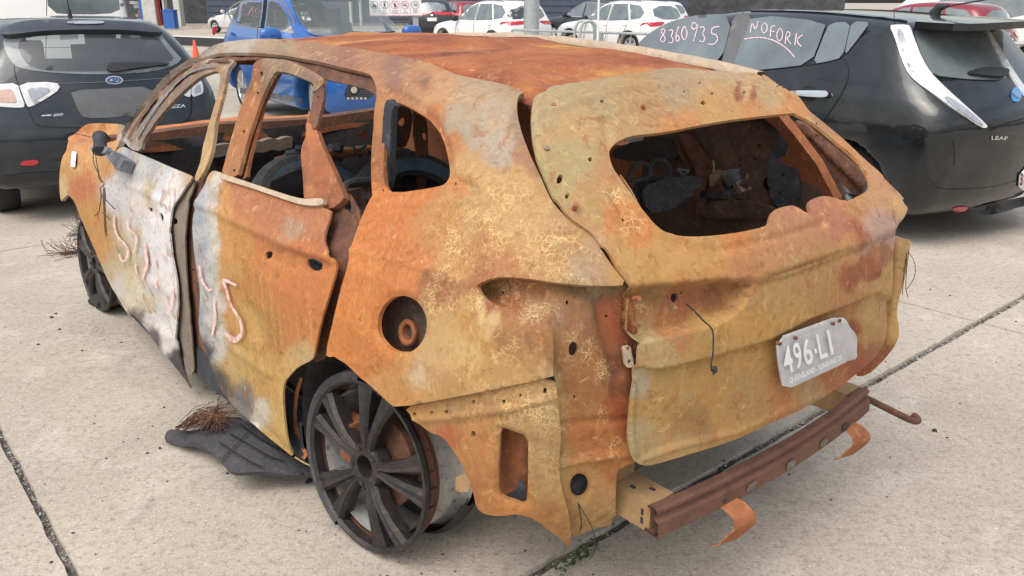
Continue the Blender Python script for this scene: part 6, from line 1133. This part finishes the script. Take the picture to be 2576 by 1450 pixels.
# -- sill, arch liner, mirror remains, spray marks
for s in (-1, 1):
    mb = MB(); mb.sweep([(.40, s * .80, .21), (1.0, s * .815, .205), (2.0, s * .815, .205), (2.48, s * .80, .21)], [(-.06, -.07), (.045, -.06), (.055, .0), (.04, .07), (-.06, .07)]); mb.make('sill', M['navy_soot'], WK)
mb = MB(); mb.lathe([(.345, -.30), (.375, .12)], None, (0.01, .74, .30), 30, R(-12), R(128)); mb.make('arch_liner', M['char'], WK)
ribbon('arch_strip', q('T7 2175 20 2140 130 2125 330 2160 480 2215 570 2190 600'), 9, FW, pw, M['burnt_rust'], WK, -.05, 6)
ribbon('arch_strip', q('T7 2130 590 2190 630 2260 660 2300 668'), 4, FW, pw, M['burnt_tan'], WK, -.05, 6)
mm = panel('mirror_arm', q('U4 690 330 740 292 830 362 942 420 905 500 852 598 745 440 715 400'), FW, pw, M['ash'], WK, .06, (), 6, .05, wob=.02)
P0, _ = cast(FW, *pw(q('U4 628 330 632 240 628 135')), .16); mb = MB(); mb.tube(P0, [.03, .026, .03], 12); mb.tube([P0[2] - (0, 0, .006), P0[2] + (0, 0, .006)], .031, 12); mb.make('mirror_pivot', M['navy_soot'], WK)
panel('mirror_plate', q('U4 500 312 560 260 600 280 680 250 735 300 700 350 600 345'), FW, pw, M['ash'], WK, .16, (), 6, .02, wob=.02)
mb = MB()
for s_ in ('U4 545 330 550 480 600 580 620 690 650 720', 'U4 570 340 590 500 640 690 690 740 620 800', 'U4 560 150 550 300', 'U4 310 105 560 160', 'U4 640 800 640 880 720 960 800 1040 820 1055', 'U4 650 860 640 1000 610 1120 560 1145', 'U4 660 1100 760 1190'): wire(q(s_), FW, pw, .05, .0022, mb, 5, jit=.001)
mb.make('mirror_wires', M['char'], WK)
SPR = [('T4 825 282 820 340 832 395 852 450 900 492 925 540 915 598 890 628 868 600 862 565', 6.5), ('T4 925 328 912 370 950 400 990 440 975 530 960 560', 6), ('T4 1040 480 1052 560 1065 640 1040 700 1030 750', 8), ('T4 975 640 985 710', 5), ('T4 1110 600 1118 660', 7), ('T4 1140 580 1165 570 1180 610', 6), ('T4 1118 770 1135 815', 9), ('T4 1245 820 1250 880 1225 960 1215 1000', 7), ('T4 1440 650 1445 740 1480 800 1510 835 1530 815', 7), ('T4 1548 900 1552 1000 1545 1090 1532 1155', 9),
       ('T4 1705 795 1660 770 1602 748 1628 810', 9), ('T4 1608 752 1630 800 1642 860 1660 935 1690 975 1728 1030 1746 1100 1742 1170', 8), ('T4 1742 1150 1700 1195 1660 1175 1632 1135', 16)]
for s_, wd in SPR: ribbon('spray_mark', q(s_), wd * .85, FW, pw, M['spray_pink'], WK, .012, 4, 2, taper=True)
# -- wheels
def burnt_wheel(c, camber, steer, Rr=.262):
    a = R(steer); cb = R(camber); Q = np.array([[math.cos(a), -math.sin(a), 0], [math.sin(a), math.cos(a), 0], [0, 0, 1]]) @ np.array([[1, 0, 0], [0, math.cos(cb), -math.sin(cb)], [0, math.sin(cb), math.cos(cb)]])
    m = MB(); m.lathe([(.036, .0), (.066, .002), (.074, -.012), (.072, -.05), (.036, -.05), (.036, .0)], Q, c, 28); W = m.make('wheel', M['wheel_burnt'], WK)
    m = MB(); m.lathe([(Rr - .012, -.004), (Rr - .004, .006), (Rr + .004, .004), (Rr + .004, -.012), (Rr - .008, -.02), (Rr - .012, -.035), (Rr - .012, -.004)], Q, c, 64); m.make('outer_lip', M['wheel_burnt'], W)
    m = MB(); m.lathe([(Rr - .010, -.030), (Rr - .012, -.042), (Rr - .010, -.054), (Rr - .016, -.062), (Rr - .016, -.072)], Q, c, 64); m.make('bead_wires', M['burnt_beam'], W)
    m = MB(); m.lathe([(Rr - .016, -.07), (Rr - .026, -.09), (Rr - .03, -.17), (Rr - .012, -.205), (Rr - .004, -.21), (Rr - .03, -.212), (Rr - .042, -.17), (Rr - .035, -.03)], Q, c, 64); m.make('barrel', M['barrel'], W)
    for k in range(5):
        for dt in (-.16, .16):
            th = 2 * math.pi * k / 5 + 1.72; th2 = th + dt; u0 = np.array([math.cos(th + dt * .9), 0, math.sin(th + dt * .9)]); v0 = np.array([-u0[2], 0, u0[0]]); u2 = np.array([math.cos(th2 + dt * .35), 0, math.sin(th2 + dt * .35)]); v2 = np.array([-u2[2], 0, u2[0]]); V = []
            for rr, ww, yy in ((.055, .014, -.004), (.12, .016, .006), (.19, .021, .002), (Rr - .010, .034, -.006)):
                u_ = u0 * (1 - (rr - .055) / .2) + u2 * ((rr - .055) / .2); u_ /= np.linalg.norm(u_); v_ = np.array([-u_[2], 0, u_[0]])
                for s1, dy in ((-1, -.006), (-.55, .006), (.1, .002), (.55, .006), (1, -.006), (.9, -.045), (-.9, -.045)): V.append(u_ * rr + v_ * s1 * ww + np.array([0, yy + dy, 0]))
            V = np.array(V) @ Q.T + np.array(c); m = MB(); m.add(V, [(i * 7 + j, i * 7 + (j + 1) % 7, i * 7 + 7 + (j + 1) % 7, i * 7 + 7 + j) for i in range(3) for j in range(7)]); m.make('spoke', M['wheel_burnt'], W, sharp=28)
    for k in range(5):
        th = 2 * math.pi * k / 5 + 1.72 + .63; p = np.array([.058 * math.cos(th), .004, .058 * math.sin(th)]) @ Q.T + np.array(c); m = MB(); n2 = np.array([0, 1, 0]) @ Q.T; m.tube([p - n2 * .02, p + n2 * .002], .009, 6); m.make('wheel_nut', M['char'], W)
    m = MB(); m.lathe([(.0, -.06), (.15, -.065), (.15, -.085), (.0, -.09)], Q, c, 32); m.make('brake_disc', M['burnt_brown'], W)
    m = MB(); pc = np.array([.13, -.06, .03]) @ Q.T + np.array(c); m.box(pc, (.04, .03, .07)); m.make('brake_caliper', M['burnt_rust'], W, False)
    return W, Q
WR, Qr = burnt_wheel((.022, .842, .288), 5.5, 8.5, .27)
m = MB(); m.lathe([(.275, -.16), (.29, -.19), (.282, -.23), (.24, -.245), (.235, -.235), (.268, -.2)], Qr, (.022, .842, .296), 40, R(-160), R(-20)); m.make('tyre_remnant', M['char'], WR)
m = MB(); m.lathe([(.268, .004), (.28, .010), (.296, .0), (.300, -.03), (.285, -.06)], Qr, (.022, .842, .288), 50, R(-62), R(84)); m.make('tyre_bead', M['tyre_grey'], WR)
burnt_wheel((2.84, .86, .27), 4, 3, .262)
for s, x in ((-1, 0), (-1, 2.83)):
    m = MB(); m.lathe([(.26, .0), (.27, -.02), (.24, -.19), (.25, -.2), (.1, -.1), (.05, 0)], np.diag([1, s, 1]), (x, s * .84, .26), 30); m.make('wheel', M['wheel_burnt'], WK)
# axle and underside so the shell stands on something
m = MB(); m.tube([(0, -.7, .27), (0, .66, .27)], .035, 8); m.tube([(2.83, -.7, .27), (2.83, .7, .27)], .03, 8); m.make('axle', M['burnt_dark'], WK)

# ------------------------------------------------------------------ tyres thrown inside, tread peeled off on the ground
def tyre(name, label, c, Q, Ro=.33, Ri=.22, w=.2, lo=.0):
    m = MB(); m.lathe([(Ri, -w / 2), (Ri + .03, -w / 2 - .01), (Ro - .03, -w / 2 - .005), (Ro, -w / 2 + .03), (Ro, w / 2 - .03), (Ro - .03, w / 2 + .005), (Ri + .03, w / 2 + .01), (Ri, w / 2), (Ri - .01, w / 2 - .03), (Ri + .06, 0), (Ri - .01, -w / 2 + .03), (Ri, -w / 2)], Q, c, 44)
    o = m.make(name, M['rubber'] if lo else M['tyre_grey']); m2 = MB(); m2.lathe([(Ri - .002, w / 2 + .002), (Ri + .02, w / 2 + .014), (Ri + .05, w / 2 + .014)], Q, c, 44); m2.make('bead_ring', M['tyre_blue'], o); m2 = MB(); m2.lathe([(Ri - .002, -w / 2 - .002), (Ri + .02, -w / 2 - .014), (Ri + .05, -w / 2 - .014)], Q, c, 44); m2.make('bead_ring', M['tyre_blue'], o)
    return tag(o, label, 'tyre', 'old tyres thrown inside the burnt car')
def tilt(az, el):
    n = np.array([math.cos(R(az)) * math.cos(R(el)), math.sin(R(az)) * math.cos(R(el)), math.sin(R(el))]); a = np.cross([0, 0, 1], n); a /= np.linalg.norm(a); return np.stack([a, n, np.cross(a, n)], 1)
tyre('tyre', 'bluish old tyre inside the rear door opening, left of the loose sail panel', WF.l2w((1.18, .34, .72)), tilt(-40, 42))
tyre('tyre', 'old tyre inside the car with a pale blue bead, right of the sail panel', WF.l2w((.92, .02, .72)), tilt(-50, 36))
Fg = lambda P: P[..., 2] - (.012 + .11 * np.exp(-((P[..., 0] + .95) ** 2 + (P[..., 1] - 2.62) ** 2) / .10))
td = panel('tyre_tread', q('T7 1180 460 1212 392 1290 396 1400 400 1500 360 1560 300 1640 300 1760 300 1900 420 2050 520 2200 560 2330 640 2320 715 2100 718 1930 692 1800 702 1700 706 1660 690 1600 620 1530 545 1440 505 1360 490 1310 498 1240 472'), Fg, viewp(WORLD), M['tyre_grey'], None, 0, (), 9, .014, 0, None, None, wob=.007); tag(td, 'peeled black tyre tread lying on the concrete beside the rear wheel', 'tyre tread')
for s_ in ('T7 1580 480 1700 560 1820 630 1900 660', 'T7 1660 420 1800 500 1950 590 2060 620', 'T7 1740 360 1900 470 2060 560 2200 600'): ribbon('groove_shade', q(s_), 3.2, Fg, viewp(WORLD), M['seam'], td, .011, 6)  # flat black strips painted as the shade inside the tread pattern
for k in range(14):
    t = k / 13; a = q('T7 1600 610')[0] * (1 - t) + q('T7 1880 320')[0] * t; ribbon('groove_shade', np.array([a, a + (12, -14)]), 2., Fg, viewp(WORLD), M['seam'], td, .011, 6)
mb = MB()
for k in range(100):
    a = q('T7 1560 300')[0] + rng.normal(size=2) * (22, 16) + (rng.random() * 26, 0); b = q('T7 1260 395')[0] + (rng.random() * 120, rng.normal() * 5); mid = (a + b) / 2 + (rng.normal() * 6, -12 - rng.random() * 16)
    o, d = viewp(WORLD)(chaikin(np.array([a, mid, b]), 2, False)); X_, _ = cast(lambda P: Fg(P) - .02, o, d, 0); X_[:, 2] += .015 * rng.random(); mb.tube(X_, .0013, 4)
mb.make('cord_strands', M['burnt_brown'], td, kind='stuff')
def shreds(name, label, c, n, ln, spread, mat):
    mb = MB()
    for k in range(n):
        p = np.array(c) + rng.normal(size=3) * spread; p[2] = abs(p[2]) * .6 + .004; pts = [p]; d_ = rng.normal(size=3); d_[0] -= .9; d_ /= np.linalg.norm(d_)
        for j in range(6): d_ = d_ + rng.normal(size=3) * .25; d_ /= np.linalg.norm(d_); nx = pts[-1] + d_ * ln / 6; nx[2] = max(.003, nx[2]); pts.append(nx)
        mb.tube(pts, .0016, 4)
    o = mb.make(name, mat, kind=None); return tag(o, label, 'tyre cords')
gw = ground([(185, 590)])[0]; shreds('tyre_shreds', 'frayed black tyre cords sticking out beside the front wheel', gw + (.12, -.02, .05), 60, .15, (.03, .03, .04), M['char'])
gw = ground([(165, 640)])[0]; shreds('tyre_shreds', 'rust coloured frayed cords lying flat beside the front wheel', gw + (.08, 0, .01), 70, .14, (.06, .04, .015), M['burnt_brown'])
mb = MB()
for k in range(60): c = ground([(275 + rng.normal() * 14, 760 + rng.normal() * 9)])[0] + (0, 0, rng.random() * .04); mb.box(c, rng.uniform(.008, .035, 3), np.linalg.qr(rng.normal(size=(3, 3)))[0])
o = mb.make('charred_debris', M['char'], smooth=False); tag(o, 'heap of charred rubber crumbs behind the front wheel', 'debris')
